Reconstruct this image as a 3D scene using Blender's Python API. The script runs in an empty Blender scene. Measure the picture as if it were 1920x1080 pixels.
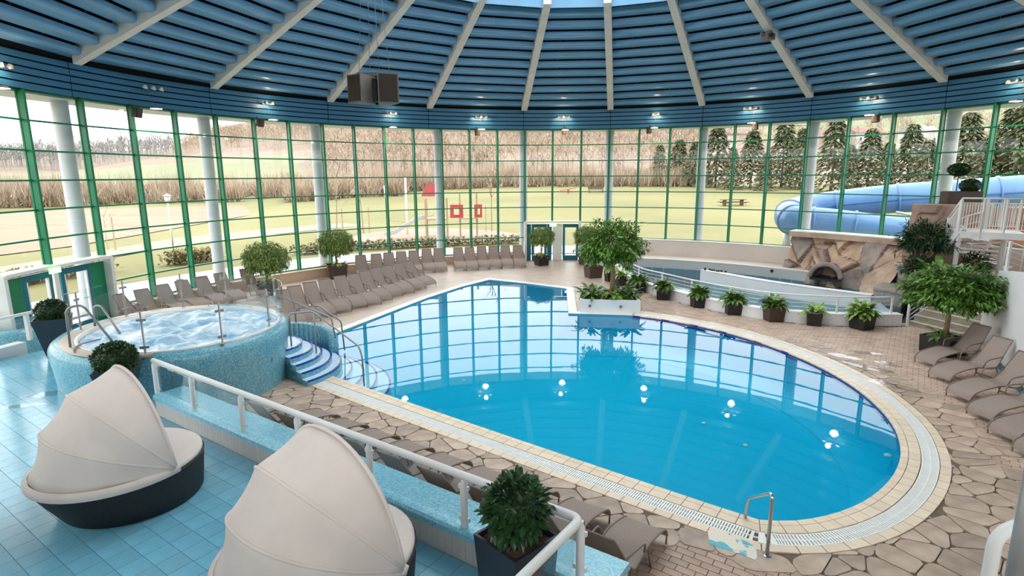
import bpy, bmesh, math, random
from mathutils import Vector, Matrix, noise
random.seed(7)
scn = bpy.context.scene
COL = scn.collection
PI = math.pi
# ------------------------------------------------------------------ camera
CH = 5.05                     # eye height above the pool floor (z = 0)
FPX, PITCH, ROLL = 1071.8, 0.194394692, -0.00565835
cam_d = bpy.data.cameras.new('camera')
cam_d.sensor_width = 36.0
cam_d.lens = 36.0 * FPX / 1920.0
cam_d.clip_start = 0.05
cam_d.clip_end = 3000
cam = bpy.data.objects.new('camera', cam_d)
COL.objects.link(cam)
cam.matrix_world = (Matrix.Translation((0, 0, CH)) @ Matrix.Rotation(PI/2 - PITCH, 4, 'X') @ Matrix.Rotation(ROLL, 4, 'Z'))
scn.camera = cam
# ------------------------------------------------------------------ sky, exposure
SKY = 1.0
w = bpy.data.worlds.new('overcast_sky')
scn.world = w
w.use_nodes = True
nt = w.node_tree
bg = nt.nodes['Background']
tc = nt.nodes.new('ShaderNodeTexCoord')
sp = nt.nodes.new('ShaderNodeSeparateXYZ')
cr = nt.nodes.new('ShaderNodeValToRGB')
nt.links.new(tc.outputs['Generated'], sp.inputs[0])
nt.links.new(sp.outputs['Z'], cr.inputs[0])
cr.color_ramp.elements[0].position = 0.0
cr.color_ramp.elements[0].color = (0.98, 0.97, 0.97, 1)
cr.color_ramp.elements[1].position = 0.6
cr.color_ramp.elements[1].color = (0.93, 0.97, 1.0, 1)
nt.links.new(cr.outputs[0], bg.inputs['Color'])
bg.inputs['Strength'].default_value = SKY
scn.view_settings.view_transform = 'Standard'
scn.view_settings.look = 'None'
scn.view_settings.gamma = 1.0
scn.view_settings.use_curve_mapping = False
scn.view_settings.exposure = 2.05
try:
    scn.cycles.transparent_max_bounces = 24
    scn.cycles.max_bounces = 10
    scn.cycles.diffuse_bounces = 5
    scn.cycles.glossy_bounces = 4
    scn.cycles.caustics_reflective = False
    scn.cycles.caustics_refractive = False
    scn.cycles.sample_clamp_indirect = 6
except Exception:
    pass

# ------------------------------------------------------------------ measuring helpers
def ray(px, py):
    u, v = px - 960, py - 540
    c, s = math.cos(ROLL), math.sin(ROLL)
    u, v = c*u + s*v, -s*u + c*v
    xc, yc = u/FPX, v/FPX
    return Vector((xc, math.cos(PITCH) - yc*math.sin(PITCH), -yc*math.cos(PITCH) - math.sin(PITCH)))
def G(px, py, z=0.0):                     # point of the plane at height z
    d = ray(px, py)
    return Vector((0, 0, CH)) + d*((z - CH)/d.z)
def PD(px, py, depth):                    # point at a depth from the eye
    return Vector((0, 0, CH)) + ray(px, py)*depth
CX, CY, RW = 2.396, 17.354, 17.11         # the round hall: centre and glazing radius
def PC(px, py, R):                        # point of the round wall of radius R
    d = ray(px, py)
    a = d.x*d.x + d.y*d.y
    b = -2*(d.x*CX + d.y*CY)
    c = CX*CX + CY*CY - R*R
    t = (-b + math.sqrt(b*b - 4*a*c))/(2*a)
    return Vector((0, 0, CH)) + d*t
def pol(R, deg, z=0.0):                   # polar point about the hall's centre, 0 = straight away from the eye
    a = math.radians(deg)
    return Vector((CX + R*math.sin(a), CY + R*math.cos(a), z))
def ang(p):
    return math.degrees(math.atan2(p.x - CX, p.y - CY))

# ------------------------------------------------------------------ materials
def srgb(r, g, b):
    def f(c):
        c /= 255.0
        return c/12.92 if c <= 0.04045 else ((c + 0.055)/1.055)**2.4
    return (f(r), f(g), f(b), 1)
def mul(c, k):
    return (min(1, c[0]*k), min(1, c[1]*k), min(1, c[2]*k), 1)
MATS = {}
def M(name, col, rough=0.5, metal=0.0, var=0.1, scale=6.0, bump=0.0, bscale=60.0, rnd=0.0, col2=None, spec=None, coat=0.0, emit=None, estr=0.0, lo=0.35, hi=0.65, detail=4.0, stretch=None):
    if name in MATS:
        return MATS[name]
    m = bpy.data.materials.new(name)
    m.use_nodes = True
    n = m.node_tree
    b = n.nodes['Principled BSDF']
    b.inputs['Roughness'].default_value = rough
    b.inputs['Metallic'].default_value = metal
    if spec is not None:
        b.inputs['Specular IOR Level'].default_value = spec
    if coat:
        b.inputs['Coat Weight'].default_value = coat
    tcn = n.nodes.new('ShaderNodeTexCoord')
    src = tcn.outputs['Object']
    if stretch:
        mp = n.nodes.new('ShaderNodeMapping')
        mp.inputs['Scale'].default_value = stretch
        n.links.new(src, mp.inputs[0])
        src = mp.outputs[0]
    nz = n.nodes.new('ShaderNodeTexNoise')
    nz.inputs['Scale'].default_value = scale
    nz.inputs['Detail'].default_value = detail
    n.links.new(src, nz.inputs['Vector'])
    ramp = n.nodes.new('ShaderNodeValToRGB')
    ramp.color_ramp.elements[0].position = lo
    ramp.color_ramp.elements[1].position = hi
    ramp.color_ramp.elements[0].color = mul(col, 1 - var)
    ramp.color_ramp.elements[1].color = col2 if col2 else mul(col, 1 + var)
    n.links.new(nz.outputs['Fac'], ramp.inputs[0])
    out = ramp.outputs[0]
    if rnd:
        oi = n.nodes.new('ShaderNodeObjectInfo')
        mr = n.nodes.new('ShaderNodeMapRange')
        mr.inputs['To Min'].default_value = 1 - rnd
        mr.inputs['To Max'].default_value = 1 + rnd
        n.links.new(oi.outputs['Random'], mr.inputs[0])
        hs = n.nodes.new('ShaderNodeHueSaturation')
        n.links.new(mr.outputs[0], hs.inputs['Value'])
        n.links.new(out, hs.inputs['Color'])
        out = hs.outputs[0]
    n.links.new(out, b.inputs['Base Color'])
    if bump:
        nb = n.nodes.new('ShaderNodeTexNoise')
        nb.inputs['Scale'].default_value = bscale
        n.links.new(src, nb.inputs['Vector'])
        bp = n.nodes.new('ShaderNodeBump')
        bp.inputs['Strength'].default_value = bump
        bp.inputs['Distance'].default_value = 0.02
        n.links.new(nb.outputs['Fac'], bp.inputs['Height'])
        n.links.new(bp.outputs[0], b.inputs['Normal'])
    if emit:
        b.inputs['Emission Color'].default_value = emit
        b.inputs['Emission Strength'].default_value = estr
    MATS[name] = m
    return m
def glass_mat(name, tint, ior=1.45, rough=0.0, bump=None, mx=1.0, thin=True):
    m = bpy.data.materials.new(name)
    m.use_nodes = True
    n = m.node_tree
    n.nodes.remove(n.nodes['Principled BSDF'])
    o = n.nodes['Material Output']
    tr = n.nodes.new('ShaderNodeBsdfTransparent'); tr.inputs[0].default_value = tint
    gl = n.nodes.new('ShaderNodeBsdfGlossy'); gl.inputs['Roughness'].default_value = rough
    fr = n.nodes.new('ShaderNodeFresnel'); fr.inputs[0].default_value = ior
    if thin:                                          # both faces of a thin pane reflect alike
        ge = n.nodes.new('ShaderNodeNewGeometry')
        mr = n.nodes.new('ShaderNodeMapRange'); mr.inputs['To Min'].default_value = ior; mr.inputs['To Max'].default_value = 1/ior
        n.links.new(ge.outputs['Backfacing'], mr.inputs[0]); n.links.new(mr.outputs[0], fr.inputs[0])
    mix = n.nodes.new('ShaderNodeMixShader')
    ml = n.nodes.new('ShaderNodeMath'); ml.operation = 'MULTIPLY'; ml.inputs[1].default_value = mx
    n.links.new(fr.outputs[0], ml.inputs[0])
    n.links.new(ml.outputs[0], mix.inputs[0]); n.links.new(tr.outputs[0], mix.inputs[1]); n.links.new(gl.outputs[0], mix.inputs[2])
    n.links.new(mix.outputs[0], o.inputs[0])
    if bump:
        nz = n.nodes.new('ShaderNodeTexNoise'); nz.inputs['Scale'].default_value = bump[0]; nz.inputs['Detail'].default_value = 2
        tcn = n.nodes.new('ShaderNodeTexCoord'); n.links.new(tcn.outputs['Object'], nz.inputs['Vector'])
        bp = n.nodes.new('ShaderNodeBump'); bp.inputs['Strength'].default_value = bump[1]; bp.inputs['Distance'].default_value = 0.01
        n.links.new(nz.outputs['Fac'], bp.inputs['Height'])
        n.links.new(bp.outputs[0], gl.inputs['Normal']); n.links.new(bp.outputs[0], fr.inputs['Normal'])
    MATS[name] = m
    return m
def mosaic_mat(name, cols, size=0.03, grout=(0.6, 0.72, 0.76, 1), rough=0.25, bri=0.0):
    # tiny glass mosaic, far below ten pixels a stone: random stone colours with grout between
    m = bpy.data.materials.new(name); m.use_nodes = True
    n = m.node_tree; b = n.nodes['Principled BSDF']; b.inputs['Roughness'].default_value = rough
    tcn = n.nodes.new('ShaderNodeTexCoord')
    vo = n.nodes.new('ShaderNodeTexVoronoi'); vo.inputs['Scale'].default_value = 1/size; vo.inputs['Randomness'].default_value = 0.15
    n.links.new(tcn.outputs['Object'], vo.inputs['Vector'])
    se = n.nodes.new('ShaderNodeSeparateColor'); n.links.new(vo.outputs['Color'], se.inputs[0])
    rp = n.nodes.new('ShaderNodeValToRGB'); rp.color_ramp.interpolation = 'CONSTANT'
    els = rp.color_ramp.elements
    els[0].position = 0; els[0].color = cols[0]
    els[1].position = 1/len(cols); els[1].color = cols[1]
    for i in range(2, len(cols)):
        e = els.new(i/len(cols)); e.color = cols[i]
    n.links.new(se.outputs[0], rp.inputs[0]); n.links.new(rp.outputs[0], b.inputs['Base Color'])
    MATS[name] = m
    return m
def see_through(name, f):                              # woven mesh that lets some light pass
    m = MATS[name]; n = m.node_tree
    o = n.nodes['Material Output']; b = n.nodes['Principled BSDF']
    tr = n.nodes.new('ShaderNodeBsdfTransparent'); mix = n.nodes.new('ShaderNodeMixShader'); mix.inputs[0].default_value = f
    n.links.new(b.outputs[0], mix.inputs[1]); n.links.new(tr.outputs[0], mix.inputs[2]); n.links.new(mix.outputs[0], o.inputs[0])
def pick(n):
    return MATS[n]

M('blue_panel', srgb(112, 164, 202), 0.3, var=0.06, scale=1.2, rnd=0.05)
M('blue_fascia', srgb(58, 120, 158), 0.35, var=0.06, scale=1.0, rnd=0.04)
M('dark_void', srgb(14, 22, 32), 0.9, var=0.1)
M('beam_beige', srgb(238, 226, 218), 0.55, var=0.05, scale=2, bump=0.1)
M('frame_green', srgb(12, 122, 84), 0.35, var=0.06, scale=1.5)
M('door_teal', srgb(8, 110, 128), 0.35, var=0.06, scale=1.5)
M('door_green', srgb(0, 122, 84), 0.4, var=0.05, scale=1.5)
M('white_paint', srgb(232, 228, 224), 0.45, var=0.04, scale=2)
M('white_wall', srgb(226, 223, 222), 0.6, var=0.03, scale=0.7, bump=0.05)
M('grey_wall', srgb(196, 190, 184), 0.6, var=0.05, scale=0.8, bump=0.05)
M('beige_wall', srgb(214, 200, 190), 0.6, var=0.05, scale=0.8)
M('sill_tan', srgb(206, 178, 152), 0.6, var=0.07, scale=14, bump=0.1)
M('column_white', srgb(206, 208, 214), 0.45, var=0.03)
M('floor_beige', srgb(186, 164, 148), 0.4, var=0.10, scale=1.6, bump=0.03, bscale=30)
M('joint_dark', srgb(112, 92, 78), 0.85, var=0.15, scale=9)
M('stone', srgb(178, 152, 134), 0.5, var=0.16, scale=2.6, bump=0.35, bscale=14, rnd=0.2, col2=srgb(194, 170, 150))
M('brick_paver', srgb(182, 152, 134), 0.55, var=0.1, scale=3.0, bump=0.2, bscale=30, rnd=0.11)
M('coping_tile', srgb(230, 208, 182), 0.4, var=0.05, scale=5, rnd=0.05)
M('coping_pale', srgb(230, 222, 214), 0.4, var=0.05, scale=3)
M('grate_white', srgb(238, 236, 232), 0.45, var=0.03)
M('grout', srgb(170, 150, 130), 0.8, var=0.1)
M('navy_tile', srgb(10, 50, 150), 0.25, var=0.1, scale=20)
M('pool_blue', (0.0, 0.50, 0.74, 1), 0.4, var=0.02, scale=0.5)
M('step_pale', srgb(206, 226, 240), 0.35, var=0.05, scale=3)
M('deck_tile', srgb(120, 182, 204), 0.18, var=0.07, scale=2.2, rnd=0.05)
M('deck_grout', srgb(140, 160, 166), 0.6, var=0.1)
M('bench_tile', srgb(214, 202, 192), 0.35, var=0.05, scale=3, rnd=0.03)
mosaic_mat('mosaic', [srgb(98, 160, 180), srgb(110, 172, 190), srgb(90, 150, 174), srgb(132, 184, 194), srgb(102, 164, 184), srgb(146, 188, 188), srgb(96, 156, 178)], 0.022)
mosaic_mat('mosaic_bench', [srgb(126, 194, 218), srgb(142, 206, 226), srgb(114, 184, 212), srgb(164, 212, 222), srgb(132, 198, 222), srgb(150, 204, 212)], 0.022)
M('canvas', srgb(228, 210, 200), 0.8, var=0.04, scale=2.5, bump=0.35, bscale=5)
M('cushion', srgb(230, 214, 204), 0.85, var=0.03)
M('wicker', srgb(38, 34, 34), 0.55, var=0.3, scale=50, bump=0.6, bscale=70)
M('planter_dark', srgb(44, 48, 58), 0.45, var=0.08, scale=4)
M('planter_brown', srgb(70, 54, 46), 0.5, var=0.12, scale=5)
M('planter_black', srgb(30, 27, 26), 0.5, var=0.12, scale=5)
M('soil', srgb(110, 80, 62), 0.9, var=0.35, scale=30, bump=0.8, bscale=40)
M('steel', srgb(190, 190, 190), 0.22, metal=0.9, var=0.04)
M('steel_grey', srgb(150, 148, 146), 0.35, metal=0.6, var=0.05)
M('sling', srgb(156, 137, 126), 0.75, var=0.08, scale=60, bump=0.15, bscale=200)
see_through('sling', 0.13)
M('sling_frame', srgb(128, 110, 100), 0.4, var=0.05)
M('leaf_dark', srgb(38, 70, 40), 0.38, var=0.35, scale=3, rnd=0.25, col2=srgb(62, 100, 54))
M('leaf_box', srgb(34, 62, 34), 0.45, var=0.4, scale=14, col2=srgb(70, 104, 56))
M('leaf_ficus', srgb(70, 104, 40), 0.45, var=0.35, scale=9, col2=srgb(140, 164, 70))
M('leaf_tree', srgb(58, 104, 36), 0.42, var=0.4, scale=7, col2=srgb(124, 166, 66))
M('leaf_light', srgb(96, 140, 52), 0.42, var=0.3, scale=9, rnd=0.25, col2=srgb(176, 204, 104))
M('bark', srgb(150, 122, 92), 0.8, var=0.25, scale=14, bump=0.4)
M('bark_dark', srgb(92, 74, 60), 0.85, var=0.25, scale=10)
M('rock', srgb(188, 158, 138), 0.75, var=0.14, scale=1.3, bump=0.5, bscale=7, col2=srgb(214, 184, 160))
M('rock_grey', srgb(146, 130, 126), 0.8, var=0.15, scale=1.6, bump=0.5, bscale=8, col2=srgb(172, 154, 146))
M('rough_wall', srgb(152, 146, 144), 0.85, var=0.35, scale=26, bump=0.8, bscale=40)
M('step_stone', srgb(150, 140, 128), 0.7, var=0.12, scale=6)
M('step_nosing', srgb(214, 196, 164), 0.6, var=0.1, scale=6)
M('slide_blue', srgb(92, 134, 182), 0.3, var=0.06, scale=0.8, coat=0.1)
M('slide_seam', srgb(40, 92, 160), 0.4, var=0.05)
M('speaker_body', srgb(128, 120, 114), 0.6, var=0.06)
M('speaker_grille', srgb(58, 46, 38), 0.7, var=0.2, scale=60)
M('black_plastic', srgb(26, 26, 28), 0.5, var=0.1)
M('grey_plastic', srgb(120, 116, 112), 0.5, var=0.08)
M('lamp_glow', srgb(255, 236, 210), 0.4, var=0.01, emit=(1, 0.76, 0.52, 1), estr=9.0)
M('sign_green', srgb(120, 190, 120), 0.4, var=0.02, emit=(0.35, 0.8, 0.35, 1), estr=0.5)
M('sign_white', srgb(235, 250, 235), 0.4, var=0.01, emit=(0.9, 1, 0.9, 1), estr=0.6)
M('grass', srgb(118, 112, 66), 0.9, var=0.08, scale=0.05, col2=srgb(132, 125, 78))
M('hill_grass', srgb(122, 122, 88), 0.9, var=0.06, scale=0.02, col2=srgb(130, 128, 96))
M('field', srgb(140, 120, 98), 0.95, var=0.10, scale=0.5, col2=srgb(150, 130, 108), stretch=(0.15, 1, 1))
M('path', srgb(140, 132, 118), 0.9, var=0.06, scale=0.4)
M('sand', srgb(152, 132, 116), 0.95, var=0.05, scale=0.3)
M('terrace', srgb(184, 180, 178), 0.6, var=0.04, scale=0.5)
M('scrub_ground', srgb(132, 112, 98), 0.95, var=0.06, scale=0.08, col2=srgb(140, 122, 104))
M('bare_twig', srgb(158, 138, 120), 0.95, var=0.10, scale=0.03, col2=srgb(174, 154, 132))
M('dry_hedge', srgb(122, 108, 76), 0.95, var=0.2, scale=0.9, col2=srgb(148, 134, 96))
M('conifer', srgb(84, 92, 60), 0.85, var=0.2, scale=0.35, col2=srgb(118, 120, 82))
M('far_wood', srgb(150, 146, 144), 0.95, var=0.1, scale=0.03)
M('house_white', srgb(196, 192, 190), 0.7, var=0.04)
M('house_pink', srgb(170, 146, 138), 0.7, var=0.04)
M('roof_red', srgb(136, 100, 92), 0.8, var=0.12, scale=1.0)
M('roof_grey', srgb(150, 144, 142), 0.8, var=0.1, scale=1.0)
M('window_dark', srgb(70, 72, 80), 0.2, var=0.1)
M('play_red', srgb(176, 66, 70), 0.5, var=0.05)
M('play_wood', srgb(170, 146, 122), 0.7, var=0.1, scale=2)
M('galvanised', srgb(200, 202, 204), 0.45, metal=0.4, var=0.06)
glass_mat('window_glass', (0.97, 0.985, 0.98, 1), 1.42, mx=0.6)
glass_mat('clear_glass', (0.95, 0.97, 0.97, 1), 1.5, mx=1.0)
glass_mat('water', (0.72, 0.96, 0.99, 1), 1.33, 0.012, (1.1, 0.07), thin=False)
glass_mat('river_water', (0.62, 0.88, 0.93, 1), 1.33, 0.05, (1.4, 0.15), mx=0.8, thin=False)

# ------------------------------------------------------------------ mesh helpers
class MB:
    def __init__(s):
        s.v = []; s.f = []
    def add(s, vs, fs):
        o = len(s.v)
        s.v += [tuple(x) for x in vs]
        s.f += [tuple(i + o for i in f) for f in fs]
        return s
    def box(s, c, d, rz=0.0, mat=None):
        hx, hy, hz = d[0]/2, d[1]/2, d[2]/2
        vs = [Vector((x, y, z)) for x in (-hx, hx) for y in (-hy, hy) for z in (-hz, hz)]
        R = mat if mat is not None else Matrix.Rotation(rz, 3, 'Z')
        c = Vector(c)
        vs = [R @ q + c for q in vs]
        return s.add(vs, [(0, 1, 3, 2), (4, 6, 7, 5), (0, 4, 5, 1), (2, 3, 7, 6), (0, 2, 6, 4), (1, 5, 7, 3)])
    def bar(s, a, b, wd, h):                     # rectangular bar from a to b
        a, b = Vector(a), Vector(b)
        d = (b - a)
        L = d.length
        if L < 1e-6:
            return s
        x = d/L
        up = Vector((0, 0, 1)) if abs(x.z) < 0.95 else Vector((0, 1, 0))
        y = up.cross(x).normalized()
        z = x.cross(y)
        R = Matrix((x, y, z)).transposed()
        return s.box((a + b)/2, (L, wd, h), mat=R)
    def prism(s, poly, z0, z1, top_scale=None):
        n = len(poly)
        vs = [(p[0], p[1], z0) for p in poly] + [(p[0], p[1], z1) for p in poly]
        fs = [tuple(range(n - 1, -1, -1)), tuple(range(n, 2*n))]
        fs += [(i, (i + 1) % n, n + (i + 1) % n, n + i) for i in range(n)]
        return s.add(vs, fs)
    def tube(s, pts, r, n=8, closed=False, cap=True):
        pts = [Vector(p) for p in pts]
        k = len(pts)
        rr = r if isinstance(r, (list, tuple)) else [r]*k
        prev = None
        vs = []
        for i, p in enumerate(pts):
            if closed:
                t = (pts[(i + 1) % k] - pts[i - 1])
            else:
                t = pts[min(i + 1, k - 1)] - pts[max(i - 1, 0)]
            t.normalize()
            if prev is None:
                a = Vector((0, 0, 1)) if abs(t.z) < 0.9 else Vector((1, 0, 0))
                u = t.cross(a).normalized()
            else:
                u = (prev - t*prev.dot(t))
                if u.length < 1e-5:
                    u = t.orthogonal()
                u.normalize()
            prev = u
            v2 = t.cross(u)
            for j in range(n):
                an = 2*PI*j/n
                vs.append(p + u*math.cos(an)*rr[i] + v2*math.sin(an)*rr[i])
        fs = []
        for i in range(k if closed else k - 1):
            i2 = (i + 1) % k
            for j in range(n):
                j2 = (j + 1) % n
                fs.append((i*n + j, i*n + j2, i2*n + j2, i2*n + j))
        if cap and not closed:
            fs.append(tuple(range(n - 1, -1, -1)))
            fs.append(tuple((k - 1)*n + j for j in range(n)))
        return s.add(vs, fs)
    def lathe(s, prof, n=32, c=(0, 0, 0), a0=0.0, a1=2*PI):
        full = abs(a1 - a0 - 2*PI) < 1e-6
        m = n if full else n + 1
        vs = []
        for i in range(m):
            a = a0 + (a1 - a0)*i/n
            for (r, z) in prof:
                vs.append((c[0] + r*math.cos(a), c[1] + r*math.sin(a), c[2] + z))
        k = len(prof)
        fs = []
        for i in range(n):
            i2 = (i + 1) % m
            for j in range(k - 1):
                fs.append((i*k + j, i2*k + j, i2*k + j + 1, i*k + j + 1))
        return s.add(vs, fs)
    def mesh(s, name='m', smooth=False):
        me = bpy.data.meshes.new(name)
        me.from_pydata(s.v, [], s.f)
        if smooth:
            me.polygons.foreach_set('use_smooth', [True]*len(me.polygons))
        me.update()
        return me
    up = False
    def fixed(s, name='m', smooth=False):            # with normals made consistent
        me = s.mesh(name)
        if s.up:
            return me
        bm = bmesh.new(); bm.from_mesh(me)
        bmesh.ops.recalc_face_normals(bm, faces=bm.faces)
        bm.to_mesh(me); bm.free()
        if smooth:
            me.polygons.foreach_set('use_smooth', [True]*len(me.polygons))
        return me
    def obj(s, name, mat, parent=None, smooth=False, loc=None, rz=None):
        return O(name, s.fixed(name, smooth), mat, parent, loc, rz)
def setm(me, mat):
    if not me.materials:
        me.materials.append(MATS[mat] if isinstance(mat, str) else mat)
def O(name, me, mat, parent=None, loc=None, rz=None):
    if me is not None:
        setm(me, mat)
    o = bpy.data.objects.new(name, me)
    COL.objects.link(o)
    if parent is not None:
        o.parent = parent
    if loc is not None:
        o.location = loc
    if rz is not None:
        o.rotation_euler = (0, 0, rz)
    return o
def smooth_sharp(o, deg=40):
    try:
        o.data.set_sharp_from_angle(angle=math.radians(deg))
    except Exception:
        pass
    return o
def E(name, loc=(0, 0, 0), rz=0.0, parent=None):
    o = bpy.data.objects.new(name, None)
    o.empty_display_size = 0.2
    COL.objects.link(o)
    o.location = loc
    o.rotation_euler = (0, 0, rz)
    if parent is not None:
        o.parent = parent
    return o
def tag(o, label=None, cat=None, group=None, kind=None):
    if label: o['label'] = label
    if cat: o['category'] = cat
    if group: o['group'] = group
    if kind: o['kind'] = kind
    return o
def struct(o, label=None):
    o['kind'] = 'structure'
    if label: o['label'] = label
    return o
def copy_tree(o, parent=None):
    c = o.copy()
    COL.objects.link(c)
    if parent is not None:
        c.parent = parent
    for ch in list(o.children):
        copy_tree(ch, c)
    return c
def arc_pts(p0, p1, p2, n=8):                        # quadratic bend
    p0, p1, p2 = Vector(p0), Vector(p1), Vector(p2)
    return [(p0*(1 - t)**2 + p1*2*t*(1 - t) + p2*t*t) for t in [i/n for i in range(n + 1)]]
def bend(pts, r=0.08, n=5):                          # polyline with rounded corners
    pts = [Vector(p) for p in pts]
    out = [pts[0]]
    for i in range(1, len(pts) - 1):
        a, b, c = pts[i - 1], pts[i], pts[i + 1]
        d1, d2 = (a - b), (c - b)
        rr = min(r, d1.length*0.45, d2.length*0.45)
        out += arc_pts(b + d1.normalized()*rr, b, b + d2.normalized()*rr, n)
    out.append(pts[-1])
    return out
def catmull(pts, n=6, closed=False):
    pts = [Vector(p) for p in pts]
    k = len(pts)
    out = []
    for i in range(k if closed else k - 1):
        p0 = pts[(i - 1) % k] if closed or i > 0 else pts[0]*2 - pts[1]
        p1 = pts[i]; p2 = pts[(i + 1) % k]
        p3 = pts[(i + 2) % k] if closed or i + 2 < k else pts[-1]*2 - pts[-2]
        for j in range(n):
            t = j/n
            out.append(0.5*((2*p1) + (p2 - p0)*t + (2*p0 - 5*p1 + 4*p2 - p3)*t*t + (3*p1 - p0 - 3*p2 + p3)*t**3))
    if not closed:
        out.append(pts[-1])
    return out
def inside(p, poly):
    x, y = p[0], p[1]
    c = False
    n = len(poly)
    j = n - 1
    for i in range(n):
        xi, yi, xj, yj = poly[i][0], poly[i][1], poly[j][0], poly[j][1]
        if (yi > y) != (yj > y) and x < (xj - xi)*(y - yi)/(yj - yi) + xi:
            c = not c
        j = i
    return c
def clip(poly, nx, ny, d):                           # keep nx*x + ny*y <= d
    out = []
    k = len(poly)
    for i in range(k):
        a, b = poly[i], poly[(i + 1) % k]
        da = nx*a[0] + ny*a[1] - d; db = nx*b[0] + ny*b[1] - d
        if da <= 0: out.append(a)
        if da*db < 0:
            t = da/(da - db)
            out.append((a[0] + (b[0] - a[0])*t, a[1] + (b[1] - a[1])*t))
    return out
def flat(polys, z):                                  # outer outline with holes -> mesh
    bm = bmesh.new()
    for pl in polys:
        vs = [bm.verts.new((p[0], p[1], z)) for p in pl]
        for i in range(len(vs)):
            bm.edges.new((vs[i - 1], vs[i]))
    bmesh.ops.triangle_fill(bm, use_beauty=True, use_dissolve=False, edges=bm.edges[:], normal=(0, 0, 1))
    bm.verts.index_update()
    m = MB()
    for f in bm.faces:
        f.normal_update()
    m.add([v.co for v in bm.verts], [tuple(v.index for v in (list(f.verts) if f.normal.z > 0 else list(f.verts)[::-1])) for f in bm.faces])
    m.up = True
    bm.free()
    return m
ORD = ['first', 'second', 'third', 'fourth', 'fifth', 'sixth', 'seventh', 'eighth', 'ninth', 'tenth', 'eleventh', 'twelfth', 'thirteenth']

# ================================================================== STRUCTURE
def circle(R, n=96, a0=0, a1=360):
    return [pol(R, a0 + (a1 - a0)*i/n) for i in range(n)]
def offset_poly(P, d, closed=True):                  # outward = left of a clockwise outline
    k = len(P)
    out = []
    for i in range(k):
        a = Vector(P[i - 1]) if (closed or i > 0) else None
        b = Vector(P[i])
        c = Vector(P[(i + 1) % k]) if (closed or i < k - 1) else None
        n1 = n2 = None
        if a is not None:
            e = (b - a); e.normalize(); n1 = Vector((-e.y, e.x))
        if c is not None:
            e = (c - b); e.normalize(); n2 = Vector((-e.y, e.x))
        if n1 is None: n1 = n2
        if n2 is None: n2 = n1
        n = (n1 + n2)
        if n.length < 1e-5: n = n1.copy()
        n.normalize()
        k2 = max(0.45, n.dot(n1))
        out.append(b + n*(d/k2))
    return out
def resample(P, step):
    P = [Vector(p) for p in P]
    L = [0]
    for i in range(1, len(P)):
        L.append(L[-1] + (P[i] - P[i - 1]).length)
    n = max(2, int(round(L[-1]/step)))
    out = []
    j = 0
    for i in range(n + 1):
        s = L[-1]*i/n
        while j < len(P) - 2 and L[j + 1] < s:
            j += 1
        t = (s - L[j])/max(1e-9, L[j + 1] - L[j])
        out.append(P[j].lerp(P[j + 1], min(1, max(0, t))))
    return out
V2 = lambda x, y: Vector((x, y))
far_part = [V2(-4.9, 14.2), V2(-6.2, 15.12), V2(-6.66, 15.85), V2(-6.02, 17.48), V2(-5.0, 19.98), V2(-3.59, 23.47), V2(-2.23, 26.12), V2(-1.1, 27.74), V2(0.64, 26.7), V2(2.46, 25.36), V2(2.09, 20.62), V2(4.40, 20.27)]
curve_ctl = [(4.40, 20.27), (5.31, 19.70), (6.55, 18.5), (7.46, 17.0), (8.0, 15.4), (8.22, 14.0), (8.2, 12.8), (8.01, 11.71), (7.73, 10.83), (7.36, 10.09), (6.95, 9.47), (6.39, 8.84), (5.75, 8.30), (5.18, 7.95), (4.61, 7.72), (4.12, 7.62), (3.66, 7.64)]
near_curve = [p.to_2d() for p in catmull([(a, b, 0) for a, b in curve_ctl], 5)]
near_part = near_curve + [V2(3.18, 7.98), V2(2.13, 8.77), V2(0.39, 10.1), V2(-1.9, 11.86), V2(-3.34, 12.98), V2(-4.9, 14.2)]
POOL = far_part[:-1] + near_part[:-1]
POOL_OUT = offset_poly(POOL, 0.74)

# river pool outline (behind the kerb with the railing)
kerb_ctl = [G(1120, 487, 0), G(1150, 512, 0), G(1190, 540, 0), G(1240, 556, 0), G(1305, 574, 0), G(1370, 588, 0), G(1440, 600, 0), G(1520, 607, 0), G(1600, 611, 0), G(1690, 611, 0)]
KERB = [p.to_2d() for p in catmull(kerb_ctl, 5)]
kin = offset_poly(KERB, 0.3, closed=False)
a_s, a_e = 7.5, 62
RIVER = [V2(p.x, p.y) for p in kin] + [V2(16.2, 19.6)] + [pol(15.0, a_e - (a_e - a_s)*i/24).to_2d() for i in range(25)]
# ---- floor
fl = flat([[p for p in circle(RW + 0.05)], POOL_OUT, RIVER], 0.0)
floor = struct(fl.obj('floor', 'floor_beige'), 'beige tiled pool hall floor')
sub = struct(flat([circle(RW + 0.4)], -1.75).obj('floor_slab', 'grey_wall'), 'concrete slab below the pools')
# ---- gallery the photograph is taken from
gm = MB()
gp = [pol(17.05, 150 + 75*i/20) for i in range(21)] + [pol(20.3, 225 - 75*i/20) for i in range(21)]
gm.prism([(p.x, p.y) for p in gp], 3.15, 3.45)
struct(gm.obj('floor_gallery', 'white_wall'), 'upper gallery floor slab')
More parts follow.
